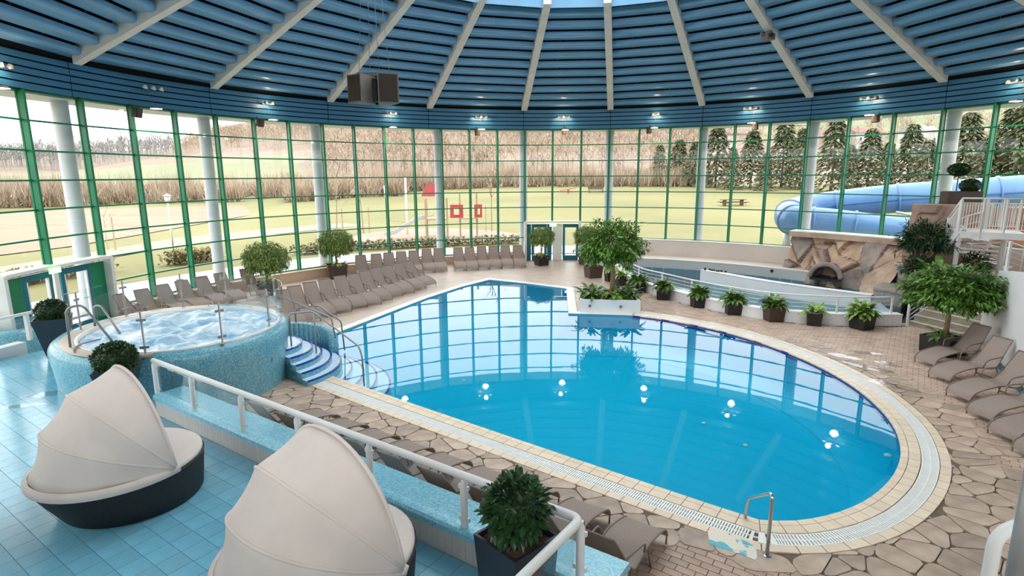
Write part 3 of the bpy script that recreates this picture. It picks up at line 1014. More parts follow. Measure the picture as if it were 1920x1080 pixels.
m = MB(); m.lathe([(0, 0.02), (0.05, 0.02), (0.055, 0)], 12); o = m.obj('drain_knob', 'grey_plastic', tub); o.location = (2.4, -0.45, 0.78); o.rotation_euler = (0, PI/2, -0.2)
# glass screen round the tub: posts with clamps and curved panes
def tub_pt(px, py, zz=1.5):
    p = G(px, py, zz)
    return p
screen = tag(E('glass_screen', TC), 'curved glass screen with steel posts on the tub rim', 'glass screen')
posts = [(152, 619), (237, 591), (344, 571), (434, 566), (505, 612), (418, 645), (269, 670)]
pp = []
for (px, py) in posts:
    p = G(px, py, 1.5) - TC
    L = math.hypot(p.x, p.y)
    p = p*(min(L, 2.44)/L); p.z = 1.5
    pp.append(p)
    m = MB(); m.lathe([(0, 0), (0.05, 0), (0.05, 0.015), (0.021, 0.02), (0.021, 0.92), (0, 0.92)], 12)
    po = m.obj('post', 'steel_grey', screen, True, loc=p)
    aa = math.atan2(p.y, p.x)
    for z in (0.17, 0.74):
        m = MB(); m.box((0, 0, z), (0.035, 0.17, 0.05), aa); m.obj('clamp', 'steel_grey', po)
def rim_pane(a0, a1, r, z0, z1):
    m = MB()
    n = 14
    for i in range(n):
        t0, t1 = a0 + (a1 - a0)*i/n, a0 + (a1 - a0)*(i + 1)/n
        vs = []
        for rr in (r, r + 0.01):
            for z in (z0, z1):
                for t in (t0, t1):
                    vs.append((rr*math.cos(t), rr*math.sin(t), z))
        fs = [(0, 1, 3, 2), (4, 6, 7, 5), (2, 3, 7, 6), (0, 4, 5, 1)]
        if i == 0: fs.append((0, 2, 6, 4))
        if i == n - 1: fs.append((1, 5, 7, 3))
        m.add(vs, fs)
    m.obj('pane', 'clear_glass', screen)
an = [math.atan2(p.y, p.x) for p in pp]
order = sorted(range(7), key=lambda i: an[i])
seqs = [(0, 1), (1, 2), (2, 3), (3, 4), (4, 5), (5, 6)]
for i, j in seqs:
    a0, a1 = an[i], an[j]
    while a1 - a0 > PI: a1 -= 2*PI
    while a1 - a0 < -PI: a1 += 2*PI
    g = 0.03*(1 if a1 > a0 else -1)
    rim_pane(a0 + g, a1 - g, 2.42, 1.60, 2.36)
# entry hand rails of the tub
hr = tag(E('tub_handrail', TC), 'pair of bent steel handrails at the hot tub entry', 'handrail')
def rail_from(pxs, r=0.025, e=hr, zc=0.18):
    m = MB(); m.tube(bend([Vector(p) - TC for p in pxs], zc, 6), r, 10); m.obj('rail', 'steel_grey', e, True)
b1 = G(132, 652, 1.5); c1 = G(193, 640, 1.5)
rail_from([b1, b1 + Vector((0.03, 0.0, 0.86)), b1 + Vector((0.30, 0.12, 0.92)), c1 + Vector((0.15, 0.1, -0.05))], zc=0.22)
b2 = G(178, 612, 1.5); c2 = G(214, 623, 1.5)
rail_from([b2 + Vector((0, 0, 0.0)), b2 + Vector((0.02, 0.02, 0.5)), b2 + Vector((0.22, 0.0, 0.52)), c2 + Vector((0.1, 0.05, -0.05))], zc=0.16)
rail_from([G(140, 662, 1.52), G(136, 655, 1.54), G(150, 645, 1.54), G(188, 636, 1.52)], 0.018, zc=0.2)

# ---- steps from the tub down into the pool
SC = Vector((-6.4, 14.4, 0))
steps = tag(E('pool_steps', SC), 'curved pale steps with navy edges descending into the pool', 'steps')
EN = Vector((0.617, 0.787))                          # clip against the straight near edge
def disc(r, n=40):
    pts = [(SC.x + r*math.cos(2*PI*i/n), SC.y + r*math.sin(2*PI*i/n)) for i in range(n)]
    pts = clip(pts, -EN.x, -EN.y, -7.34 if r < 1.95 else -8.12)
    pts = clip(pts, -0.93, 0.37, 11.45)
    return pts
rad = [0.85, 1.11, 1.34, 1.58, 1.83, 2.1, 2.4, 2.75, 3.1]
zs_ = [0.75, 0.6, 0.45, 0.3, 0.15, -0.06, -0.21, -0.36, -0.55]
for i, (r, z) in enumerate(zip(rad, zs_)):
    P = disc(r)
    loc = [(x - SC.x, y - SC.y) for x, y in P]
    st = E('step', (0, 0, 0), 0, steps)
    z0 = (0.0 if z > 0 else -1.3)
    MB().prism(loc, z - 0.30 if z > 0 else -1.3, z - 0.012).obj('riser', 'mosaic' if z > 0 else 'pool_blue', st)
    MB().prism([(x*0.995, y*0.995) for x, y in loc], z - 0.012, z).obj('tread', 'step_pale', st)
    # navy nosing strip along the rim of the disc
    nm = MB()
    P2 = [Vector((x, y)) for x, y in loc]
    for a_, b_ in zip(P2, P2[1:] + P2[:1]):
        if a_.length > r*0.97 and b_.length > r*0.97:
            ia, ib = a_*((r - 0.05)/r), b_*((r - 0.05)/r)
            oa, ob = a_*((r + 0.004)/r), b_*((r + 0.004)/r)
            nm.add([(q.x, q.y, zz) for zz in (z - 0.03, z + 0.004) for q in (ia, ib, ob, oa)], [(0, 3, 2, 1), (4, 5, 6, 7), (2, 3, 7, 6), (0, 1, 5, 4)])
    nm.obj('nosing', 'navy_tile', st)
# flank wall on the far side of the steps
fw = tag(E('mosaic_flank_wall', (0, 0, 0)), 'low curved mosaic wall on the far side of the pool steps', 'low wall')
pts = [G(545, 585, 0.9), G(590, 590, 0.75), G(606, 600, 0.45), G(608, 612, 0.2)]
fl_pts = [Vector((-6.55, 15.9, 0)), Vector((-6.0, 15.95, 0)), Vector((-5.5, 15.95, 0)), Vector((-5.2, 15.8, 0)), Vector((-5.05, 15.55, 0))]
m = MB()
cp = catmull(fl_pts, 4)
hz = [0.95, 0.92, 0.84, 0.7, 0.55]
for i in range(len(cp) - 1):
    def hh(t):
        t = t/(len(cp) - 1)*4
        j = min(3, int(t)); return hz[j] + (hz[j + 1] - hz[j])*(t - j)
    a_, b_ = cp[i], cp[i + 1]
    d = (b_ - a_).normalized(); nn = Vector((-d.y, d.x, 0))*0.13
    h0, h1 = hh(i), hh(i + 1)
    m.add([a_ - nn + Vector((0, 0, -0.1)), b_ - nn + Vector((0, 0, -0.1)), b_ + nn + Vector((0, 0, -0.1)), a_ + nn + Vector((0, 0, -0.1)), a_ - nn + Vector((0, 0, h0)), b_ - nn + Vector((0, 0, h1)), b_ + nn + Vector((0, 0, h1)), a_ + nn + Vector((0, 0, h0))], [(0, 3, 2, 1), (4, 5, 6, 7), (0, 1, 5, 4), (2, 3, 7, 6), (1, 2, 6, 5), (3, 0, 4, 7)])
m.obj('masonry', 'mosaic', fw, True)
# handrails on the steps
sr = tag(E('steps_handrail', SC), 'long steel handrail running down the pool steps', 'handrail')
def put_rail(e, pts, r=0.022, rr=0.1, org=SC):
    m = MB(); m.tube(bend([Vector(p) - org for p in pts], rr, 5), r, 10); m.obj('rail', 'steel_grey', e, True)
q0 = Vector((-5.72, 14.25, 0.75)); q1 = Vector((-5.45, 14.35, 0.6)); q3 = G(661, 716, -0.35)
q3 = Vector((-3.85, 14.1, -0.3))
put_rail(sr, [q0, q0 + Vector((0, 0, 0.85)), Vector((-5.3, 14.75, 1.55)), Vector((-4.0, 14.3, 0.72)), Vector((-3.9, 14.2, 0.5)), q3], rr=0.09)
put_rail(sr, [Vector((-5.2, 14.55, 0.45)), Vector((-5.25, 14.72, 1.52))])
sr2 = tag(E('steps_handrail', SC), 'steel handrail loop on the mosaic flank wall by the loungers', 'handrail')
put_rail(sr2, [Vector((-6.6, 15.5, 1.5)), Vector((-6.45, 15.75, 1.72)), Vector((-5.1, 15.65, 1.15)), Vector((-5.0, 15.6, 0.55))])
put_rail(sr2, [Vector((-6.2, 15.9, 0.95)), Vector((-6.2, 15.9, 1.35)), Vector((-5.6, 16.1, 1.4)), Vector((-5.0, 16.2, 0.9)), Vector((-4.95, 16.2, 0.02))])

# ================================================================== BLUE TERRACE (deck), bench wall and rail
UD, ND = Vector((0.823, -0.568)), Vector((0.568, 0.823))
def UN(u, n): return UD*u + ND*n
dk = struct(E('floor_terrace'), 'raised terrace floored with light blue tiles')
dpoly = [UN(-2.2, 4.63), UN(-11.2, 4.63), V2(-7.4, 12.3), V2(-8.15, 13.6), V2(-9.9, 15.4), V2(-12.0, 15.0), V2(-12.9, 14.2), V2(-14.0, 13.6), V2(-14.6, 12), V2(-14.0, 7), V2(-11, 2.6), V2(-6, 0.6), V2(-1.6, -0.1), UN(-2.2, 0.0), UN(-2.2, 2.0)]
dm = MB(); dm.prism([(p.x, p.y) for p in dpoly][::-1], -0.02, DZ - 0.012)
dm.obj('terrace_slab', 'deck_grout', dk)
tl = []
TS = 0.3
for i in range(-62, -6):
    for j in range(0, 40):
        n0 = 4.63 - (j + 1)*TS
        if n0 < -1.5 and False: continue
        u0 = i*TS
        c = UN(u0 + TS/2, n0 + TS/2)
        if not inside(c, dpoly): continue
        tl.append((c, u0, n0))
for i in range(-62, -36):                            # tiles beyond the bench line, round the tub
    for j in range(0, 24):
        n0 = 4.63 + j*TS
        c = UN(i*TS + TS/2, n0 + TS/2)
        if inside(c, dpoly): tl.append((c, i*TS, n0))
tm = MB(); tm.box((0, 0, 0), (TS - 0.006, TS - 0.006, 0.012)); tmesh = tm.fixed('deck_tile'); setm(tmesh, 'deck_tile')
def seen(c):
    # rough view test: in front of the eye and inside the frame
    zc = c.y*math.cos(PITCH) - (DZ - CH)*math.sin(PITCH)
    yc = -((DZ - CH)*math.cos(PITCH) + c.y*math.sin(PITCH))
    if zc < 0.5: return None
    x, y = 960 + FPX*c.x/zc, 540 + FPX*yc/zc
    return zc if (-40 < x < 1150 and 500 < y < 1110) else None
vt = sorted([t for t in tl if seen(t[0])], key=lambda t: seen(t[0]))
near_ids = set(id(t) for t in vt[:300])
dr = -math.atan2(0.568, 0.823)
st = MB()
for t in tl:
    if id(t) in near_ids:
        O('tile', tmesh, 'deck_tile', dk, (t[0].x, t[0].y, DZ - 0.006), dr)
    else:
        st.box((t[0].x, t[0].y, DZ - 0.006), (TS - 0.006, TS - 0.006, 0.012), dr)
tag(st.obj('more_tiles', 'deck_tile', dk), kind='stuff')
# bench wall
bw = struct(E('wall_bench'), 'low mosaic topped wall along the terrace edge')
BZ = DZ + 0.40
def unbox(m, u0, u1, n0, n1, z0, z1):
    P = [UN(u0, n0), UN(u1, n0), UN(u1, n1), UN(u0, n1)]
    m.prism([(p.x, p.y) for p in P], z0, z1)
m = MB(); unbox(m, -11.6, -2.1, 4.66, 5.22, -0.02, BZ - 0.06); m.obj('core', 'grey_wall', bw)
m = MB()
prof = [(4.62, BZ - 0.10), (4.62, BZ - 0.03), (4.65, BZ), (5.21, BZ), (5.25, BZ - 0.03), (5.25, BZ - 0.10)]
us = [-11.6, -2.08]
vs = [(*(UN(us[0], n)), z) for n, z in prof] + [(*(UN(us[1], n)), z) for n, z in prof]
m.add(vs, [(i, i + 1, 6 + i + 1, 6 + i) for i in range(5)] + [(5, 0, 6, 11), tuple(range(5, -1, -1)), tuple(range(6, 12))])
m.obj('mosaic_top', 'mosaic_bench', bw)
tw = 0.105
nt_ = int(9.45/tw)
fm = MB(); fm.box((0, 0, 0), (tw - 0.004, 0.03, BZ - 0.10 - DZ)); fmesh = fm.fixed('face_tile'); setm(fmesh, 'bench_tile')
for i in range(nt_):
    c = UN(-11.55 + (i + 0.5)*tw, 4.65)
    O('face_tile', fmesh, 'bench_tile', bw, (c.x, c.y, (BZ - 0.10 + DZ)/2), dr)
# railing on the bench
rl = tag(E('terrace_railing', (0, 0, 0)), 'white tube railing with glass panels along the terrace bench', 'railing')
RZ = BZ + 0.66
nrail = 4.72
cor = UN(-2.42, nrail); cor2 = UN(-2.5, 3.2)
m = MB(); m.tube(bend([(*UN(-11.62, nrail), RZ), (*cor, RZ), (*UN(-2.5, 1.2), RZ)], 0.12, 6), 0.048, 14); m.obj('handrail', 'white_paint', rl, True)
for c in ((*UN(-11.62, nrail), RZ), (*UN(-2.5, 1.2), RZ)):
    m = MB(); m.lathe([(0, -.05), (.05, 0), (0, .05)], 12); m.obj('end_cap', 'white_paint', rl, True, loc=c)
pus = [-11.45, -10.25, -9.0, -7.75, -6.3, -4.72, -2.42]
bases = [G(292, 738, BZ), G(363, 768, BZ), G(455, 808, BZ), G(562, 853, BZ), G(697, 910, BZ), G(870, 988, BZ), None]
ulist = []
for i, bp in enumerate(bases):
    u = pus[i] if bp is None else UD.x*bp.x + UD.y*bp.y
    ulist.append(u)
    c = UN(u, nrail)
    m = MB(); m.lathe([(0, 0), (0.045, 0), (0.045, RZ - BZ - 0.09), (0.03, RZ - BZ - 0.06), (0.03, RZ - BZ - 0.02), (0, RZ - BZ - 0.02)], 14)
    po = m.obj('post', 'white_paint', rl, True, loc=(c.x, c.y, BZ))
    smooth_sharp(po)
    for z in (0.09, 0.5):
        m = MB(); m.box((0, 0.02, z), (0.15, 0.035, 0.05), dr); m.obj('clamp', 'white_paint', po)
for a_, b_ in zip(ulist, ulist[1:]):
    m = MB(); unbox(m, a_ + 0.06, b_ - 0.06, nrail + 0.015, nrail + 0.027, BZ + 0.04, RZ - 0.09); m.obj('pane', 'clear_glass', rl)
for n_ in (3.5, 2.2):
    c = UN(-2.45, n_)
    m = MB(); m.lathe([(0, 0), (0.045, 0), (0.045, RZ - DZ - 0.05), (0, RZ - DZ - 0.05)], 14); m.obj('post', 'white_paint', rl, True, loc=(c.x, c.y, DZ))
m = MB(); unbox(m, -2.46, -2.448, 3.55, nrail - 0.08, DZ + 0.5, RZ - 0.09); m.obj('pane', 'clear_glass', rl)

# ---- fence and kerb on the far left of the terrace
lf = tag(E('terrace_fence', (0, 0, 0)), 'white railing on a low kerb at the left edge of the terrace', 'railing')
ka, kb = G(-60, 690, DZ), G(52, 659, DZ)
d = (kb - ka).normalized(); nn = Vector((-d.y, d.x, 0))
m = MB(); m.prism([(q.x, q.y) for q in (ka, kb, kb + nn*0.3, ka + nn*0.3)], DZ - 0.3, DZ + 0.26); m.obj('kerb', 'white_wall', lf)
hz_ = 0.98
m = MB(); m.bar(ka + Vector((0, 0, hz_)) + nn*0.12, kb + d*0.8 + Vector((0, 0, hz_)) + nn*0.12, 0.07, 0.07); m.obj('top_rail', 'white_paint', lf)
for t in (0.1, 1.55, 2.15, 2.6):
    c = ka + d*t + nn*0.12
    m = MB(); m.box((c.x, c.y, DZ + (0.63 if t < 2.3 else 0.5)), (0.09, 0.09, 0.74 if t < 2.3 else 1.0)); m.obj('post', 'white_paint', lf)
m = MB(); m.prism([(q.x, q.y) for q in (ka + nn*0.11, kb + nn*0.11, kb + nn*0.122, ka + nn*0.122)], DZ + 0.3, DZ + 0.9); m.obj('pane', 'clear_glass', lf)
# low blue mosaic wall behind the fence
m = MB(); m.lathe([(1.1, -0.02), (1.12, 0.9), (1.0, 1.0), (0.8, 1.02), (0.75, 0.9), (0.75, -0.02)], 40)
o = m.obj('mosaic_ring_wall', 'mosaic', None, True, loc=pol(14.6, -96, 0)); o.location = G(40, 640, 0.9) + Vector((-1.2, 1.4, 0)); o.location.z = 0.0
tag(o, 'low round blue mosaic wall behind the left terrace fence', 'low wall')

# ================================================================== PLANTS
def leaf_mesh(L, W, fold=0.25, name='leaf'):
    m = MB()
    m.add([(0, 0, 0), (L*0.35, W/2, W*fold), (L*0.35, -W/2, W*fold), (L*0.42, 0, 0.0), (L*0.75, W*0.36, W*fold*0.4), (L*0.75, -W*0.36, W*fold*0.4), (L, 0, -L*0.12)],
          [(0, 3, 1), (0, 2, 3), (3, 4, 1), (3, 2, 5), (3, 6, 4), (3, 5, 6)])
    m.up = True
    return m
def add_leaf(m, p, d, L, W, up=Vector((0, 0, 1)), droop=0.12):
    d = d.normalized()
    s_ = d.cross(up)
    if s_.length < 1e-3: s_ = Vector((1, 0, 0))
    s_.normalize()
    mid = p + d*L*0.45 + Vector((0, 0, 0.02*L))
    tip = p + d*L + Vector((0, 0, -droop*L))
    m.add([p, mid + s_*W*0.5, tip, mid - s_*W*0.5], [(0, 1, 2), (0, 2, 3)])
def leaf_ball(n, rx, ry, rz, L, W, rnd, droop=0.5, shell=0.55, bottom=-1.0, lump=0.12):
    m = MB()
    k = 0
    while k < n:
        d = Vector((rnd.gauss(0, 1), rnd.gauss(0, 1), rnd.gauss(0, 1)))
        if d.length < 1e-3: continue
        d.normalize()
        if d.z < bottom: continue
        t = shell + (1 - shell)*rnd.random()**0.6
        lm = 1 + lump*noise.noise((d.x*3 + rx*5, d.y*3, d.z*3))*2
        p = Vector((d.x*rx*t*lm, d.y*ry*t*lm, d.z*rz*t*lm))
        dd = d*0.8 + Vector((rnd.uniform(-.7, .7), rnd.uniform(-.7, .7), rnd.uniform(-.4, .4) - droop))
        add_leaf(m, p, dd, L*rnd.uniform(0.7, 1.25), W*rnd.uniform(0.8, 1.2))
        k += 1
    m.up = True
    return m
def taper_pot(name, wt, wb, h, mat, parent, soilmat='soil', rz=0.0):
    m = MB()
    a, b = wt/2, wb/2
    t = 0.03
    vs = [(-b, -b, 0), (b, -b, 0), (b, b, 0), (-b, b, 0), (-a, -a, h), (a, -a, h), (a, a, h), (-a, a, h), (-a + t, -a + t, h), (a - t, -a + t, h), (a - t, a - t, h), (-a + t, a - t, h), (-a + t, -a + t, h - 0.07), (a - t, -a + t, h - 0.07), (a - t, a - t, h - 0.07), (-a + t, a - t, h - 0.07)]
    fs = [(3, 2, 1, 0)]
    for q in (0, 4, 8):
        fs += [(q + i, q + (i + 1) % 4, q + 4 + (i + 1) % 4, q + 4 + i) for i in range(4)]
    m.add(vs, fs); m.add([(-a + t, -a + t, h - 0.06), (a - t, -a + t, h - 0.06), (a - t, a - t, h - 0.06), (-a + t, a - t, h - 0.06)], [])
    pot = m.obj(name, mat, parent)
    pot.rotation_euler = (0, 0, rz)
    s_ = MB()
    g = 8
    w_ = a - t
    for i in range(g + 1):
        for j in range(g + 1):
            s_.v.append((-w_ + 2*w_*i/g, -w_ + 2*w_*j/g, h - 0.06 + 0.02*noise.noise((i*0.9, j*0.9, wt*7))))
    s_.f = [(i*(g + 1) + j, (i + 1)*(g + 1) + j, (i + 1)*(g + 1) + j + 1, i*(g + 1) + j + 1) for i in range(g) for j in range(g)]
    s_.up = True
    O('soil', s_.mesh('soil', True), soilmat, pot)
    return pot
R1 = random.Random(11)
BOXBALL = leaf_ball(2600, 0.36, 0.36, 0.30, 0.075, 0.045, R1, droop=-0.15, shell=0.8, lump=0.06).mesh('box_foliage'); setm(BOXBALL, 'leaf_box')
FICUS = leaf_ball(4200, 0.86, 0.86, 0.66, 0.17, 0.035, R1, droop=0.9, shell=0.5, bottom=-0.8, lump=0.12).mesh('ficus_foliage'); setm(FICUS, 'leaf_ficus')
TREE = leaf_ball(7600, 1.3, 1.2, 0.95, 0.19, 0.075, R1, droop=0.35, shell=0.45, bottom=-0.75, lump=0.3).mesh('tree_foliage'); setm(TREE, 'leaf_tree')
TREE2 = leaf_ball(6400, 1.15, 1.1, 0.78, 0.2, 0.075, R1, droop=0.5, shell=0.45, bottom=-0.7, lump=0.3).mesh('tree_foliage_b'); setm(TREE2, 'leaf_tree')
def core(r, mat, parent, z, sz=0.8):
    m = MB(); m.lathe([(0, -r*sz)] + [(r*math.cos(t), r*sz*math.sin(t)) for t in [(-0.4 + 0.9*i/8)*PI/1.0*0.5*2*0.55 for i in range(9)]] + [(0, r*sz)], 14)
    return m.obj('inner_foliage', mat, parent, True, loc=(0, 0, z))
def fan_plant(parent, n, L, W, z0, mat, rnd, as_objects=True, spread=0.10, el=(0.2, 1.25), mesh=None):
    # arching broad leaves, each one a leaf of its own
    lm = mesh
    for i in range(n):
        a = rnd.uniform(0, 2*PI)
        e_ = el[0] + (el[1] - el[0])*rnd.random()
        o = O('leaf', lm, mat, parent, (spread*math.cos(a)*rnd.random(), spread*math.sin(a)*rnd.random(), z0 + rnd.uniform(-0.02, 0.06)))
        s_ = rnd.uniform(0.75, 1.15)
        o.scale = (s_, s_, s_)
        o.rotation_euler = (rnd.uniform(-.4, .4), -e_, a)
def arch_leaf(L, W, name, mat, curl=1.1):
    m = MB()
    n = 5
    x = z = 0.0
    for i in range(n + 1):
        t = i/n
        w = W*(math.sin(PI*min(1, t*0.92 + 0.06))**0.8)*0.5 + 0.004
        m.v += [(x, w, z + w*0.25), (x, 0, z), (x, -w, z + w*0.25)]
        a = -curl*t
        x += L/n*math.cos(a); z += L/n*math.sin(a)
    for i in range(n):
        q = i*3
        m.f += [(q, q + 1, q + 4, q + 3), (q + 1, q + 2, q + 5, q + 4)]
    m.up = True
    me = m.mesh(name, True); setm(me, mat)
    return me
LEAF_A = arch_leaf(0.42, 0.13, 'arch_leaf', 'leaf_light')
LEAF_B = arch_leaf(0.36, 0.10, 'arch_leaf_b', 'leaf_light', 1.3)
M('leaf_mid', srgb(62, 100, 40), 0.42, var=0.3, scale=9, rnd=0.25, col2=srgb(118, 152, 70))
LEAF_C = arch_leaf(0.38, 0.10, 'arch_leaf_c', 'leaf_mid', 1.2)
# -- box balls in tall dark planters
def box_planter(loc, wt, wb, h, rz, label, s=1.0):
    e = tag(E('potted_box_ball', loc, rz), label, 'potted plant', 'clipped box balls in dark planters')
    taper_pot('planter', wt, wb, h, 'planter_dark', e)
    f = O('foliage', BOXBALL, 'leaf_box', e, (0, 0, h + 0.17*s)); f.scale = (s, s, s)
    core(0.29*s, 'leaf_box', e, h + 0.17*s, 0.85)
    m = MB(); m.tube([(0, 0, h - 0.08), (0.01, 0, h + 0.1)], 0.025, 7); m.obj('stem', 'bark_dark', e)
    return e
p = G(103, 672, DZ); box_planter((p.x, p.y + 0.12, DZ), 0.74, 0.36, 1.05, 0.5, 'tall dark planter with a clipped box ball, between tub and left fence', 0.92)
p = G(230, 772, DZ); box_planter((p.x, p.y, DZ), 0.68, 0.36, 0.92, 0.35, 'tall dark planter with a clipped box ball, in front of the hot tub wall', 1.0)
# near laurel with single leaves
e = tag(E('potted_laurel', (*UN(-3.28, 4.27), DZ), dr + 0.02), 'dark square planter with a leafy laurel ball beside the near railing corner', 'potted plant')
e.location = (0.03, 5.22, DZ)
e.rotation_euler = (0, 0, -0.82)
taper_pot('planter', 0.62, 0.5, 0.92, 'planter_dark', e, 'soil')
LAUREL = leaf_mesh(0.125, 0.062, 0.16).mesh('laurel_leaf'); setm(LAUREL, 'leaf_dark')
lr = random.Random(5)
for i in range(300):
    # fibonacci sphere, leaves pointing outwards and up
    t = (i + 0.5)/300
    ph = math.acos(1 - 1.78*t)
    th = PI*(1 + 5**0.5)*i
    d = Vector((math.sin(ph)*math.cos(th), math.sin(ph)*math.sin(th), math.cos(ph)))
    rr = lr.uniform(0.72, 0.98)
    p = Vector((d.x*0.30*rr, d.y*0.30*rr, d.z*0.33*rr + 1.19))
    o = O('leaf', LAUREL, 'leaf_dark', e, p)
    dd = (d*1.0 + Vector((lr.uniform(-.8, .8), lr.uniform(-.8, .8), lr.uniform(-.5, .55)))).normalized()
    q = dd.to_track_quat('X', 'Z')
    o.rotation_mode = 'QUATERNION'; o.rotation_quaternion = q
    s_ = lr.uniform(0.8, 1.25); o.scale = (s_, s_, s_)
inn = leaf_ball(800, 0.28, 0.28, 0.31, 0.10, 0.05, lr, droop=0.0, shell=0.65).obj('inner_foliage', 'leaf_dark', e, loc=(0, 0, 1.19))
core(0.2, 'leaf_box', e, 1.18, 1.0)
m = MB(); m.tube([(0, 0, 0.82), (0.02, 0, 1.1)], 0.03, 7); m.obj('stem', 'bark_dark', e)
# -- fig trees in brown planters
def ficus(loc, label, s=1.0, wt=0.85, ph=0.62, trunk=0.55, rz=0.4, under=True, mat='planter_brown'):
    e = tag(E('potted_fig_tree', loc, rz), label, 'potted tree', 'fig trees in square planters')
    taper_pot('planter', wt, wt*0.86, ph, mat, e)
    zt = ph + trunk + 0.55*s
    for k in range(3):
        m = MB(); a = k*2.1
        m.tube([(0.06*math.cos(a), 0.06*math.sin(a), ph - 0.08), (0.03*math.cos(a + 1), 0.03*math.sin(a + 1), ph + trunk*0.5), (0.12*math.cos(a + 2), 0.12*math.sin(a + 2), zt)], 0.022, 7)
        m.obj('stem', 'bark', e, True)
    f = O('crown', FICUS, 'leaf_ficus', e, (0, 0, zt)); f.scale = (s, s, s)
    if under:
        fan_plant(e, 26, 0, 0, ph, 'leaf_light', R1, el=(-0.1, 0.9), spread=wt*0.45, mesh=LEAF_B)
    return e
p = G(503, 552, 0); ficus((p.x, p.y, 0), 'potted fig tree with round crown, nearest the hot tub', 1.12, trunk=0.42, ph=0.55)
p = G(633, 521, 0); ficus((p.x, p.y, 0), 'potted fig tree with round crown, between the two lounger rows', 1.05, trunk=0.5, wt=0.95, ph=0.7)
p = G(1015, 497, 0); ficus((p.x, p.y, 0), 'potted fig tree with round crown in front of the far doors', 0.86, trunk=0.6, wt=0.7, ph=0.55, mat='planter_black')
p = G(1098, 495, 0); ficus((p.x, p.y - 0.2, 0), 'potted fig tree right of the far doors, half hidden by the big tree', 0.85, trunk=0.6, wt=0.7, ph=0.6)
# -- the big tree in the white planter
wp = tag(E('raised_planter', (0, 0, 0)), 'white square raised planter at the pool corner with two spotlights', 'planter')
c4 = [V2(2.52, 20.82), V2(4.72, 20.5), V2(5.0, 22.75), V2(2.85, 23.1)]
cin = [c4[i].lerp((c4[0] + c4[2])/2, 0.11) for i in range(4)]
m = MB()
m.prism([(q.x, q.y) for q in c4], 0.0, 0.40)
for i in range(4):
    j = (i + 1) % 4
    m.prism([(q.x, q.y) for q in (c4[i], c4[j], cin[j], cin[i])], 0.40, 0.50)
m.obj('masonry', 'white_wall', wp)
m = MB(); m.prism([(q.x, q.y) for q in cin], 0.40, 0.44); m.obj('soil', 'soil', wp)
for t in (0.17, 0.68):
    q = c4[0].lerp(c4[1], t)
    m = MB(); m.box((q.x, q.y - 0.015, 0.27), (0.09, 0.05, 0.09)); m.obj('spotlight', 'grey_plastic', wp)
bt = tag(E('large_tree', (3.85, 21.55, 0.42)), 'large leafy tree with round crown growing in the white raised planter', 'tree')
m = MB(); m.tube([(0, 0, 0), (0.02, 0.02, 0.8), (-0.02, 0, 1.5), (0.05, 0.1, 2.0)], [0.11, 0.09, 0.085, 0.05], 10); m.obj('trunk', 'bark', bt, True)
f = O('crown', TREE, 'leaf_tree', bt, (0, 0, 1.98)); f.scale = (0.86, 0.86, 0.92)
br_ = MB()
for k in range(8):
    a = k*0.8; br_.tube([(0, 0, 1.2), (0.5*math.cos(a), 0.5*math.sin(a), 1.9)], [0.035, 0.012], 6)
br_.obj('branches', 'bark', bt, True)
# low plants at its foot
for i, (dx, dy, s_, wl) in enumerate(((-0.75, -0.35, 1.3, 'left front'), (0.1, -0.45, 1.15, 'front middle'), (0.75, -0.4, 1.25, 'right front'), (-0.5, 0.5, 1.1, 'left rear'), (0.6, 0.45, 1.1, 'right rear'))):
    e = tag(E('leafy_shrub', (3.8 + dx, 21.65 + dy, 0.43)), 'low leafy shrub in the %s of the white raised planter' % wl, 'shrub', 'shrubs under the large tree')
    e.scale = (s_, s_, s_)
    fan_plant(e, 46, 0, 0, 0.1, 'leaf_light', R1, el=(-0.2, 1.2), spread=0.34, mesh=LEAF_A if i % 2 else LEAF_C)
# pots behind the planter
for (px, py, wt, ph, lab, mat, n) in ((1112, 520, 0.75, 0.6, 'brown planter box with leafy plant left of the big tree', 'planter_brown', 36), (1143, 527, 0.42, 0.5, 'narrow dark pot with pale green plant behind the tree trunk', 'planter_black', 26), (1163, 535, 0.5, 0.42, 'bushy pot plant right behind the white raised planter', 'planter_black', 40)):
    p = G(px, py, 0)
    e = tag(E('potted_plant', p, 0.3), lab, 'potted plant')
    taper_pot('pot', wt, wt*0.85, ph, mat, e)
    fan_plant(e, n, 0, 0, ph + 0.05, 'leaf_light', R1, el=(-0.1, 1.35), spread=wt*0.4, mesh=LEAF_A)
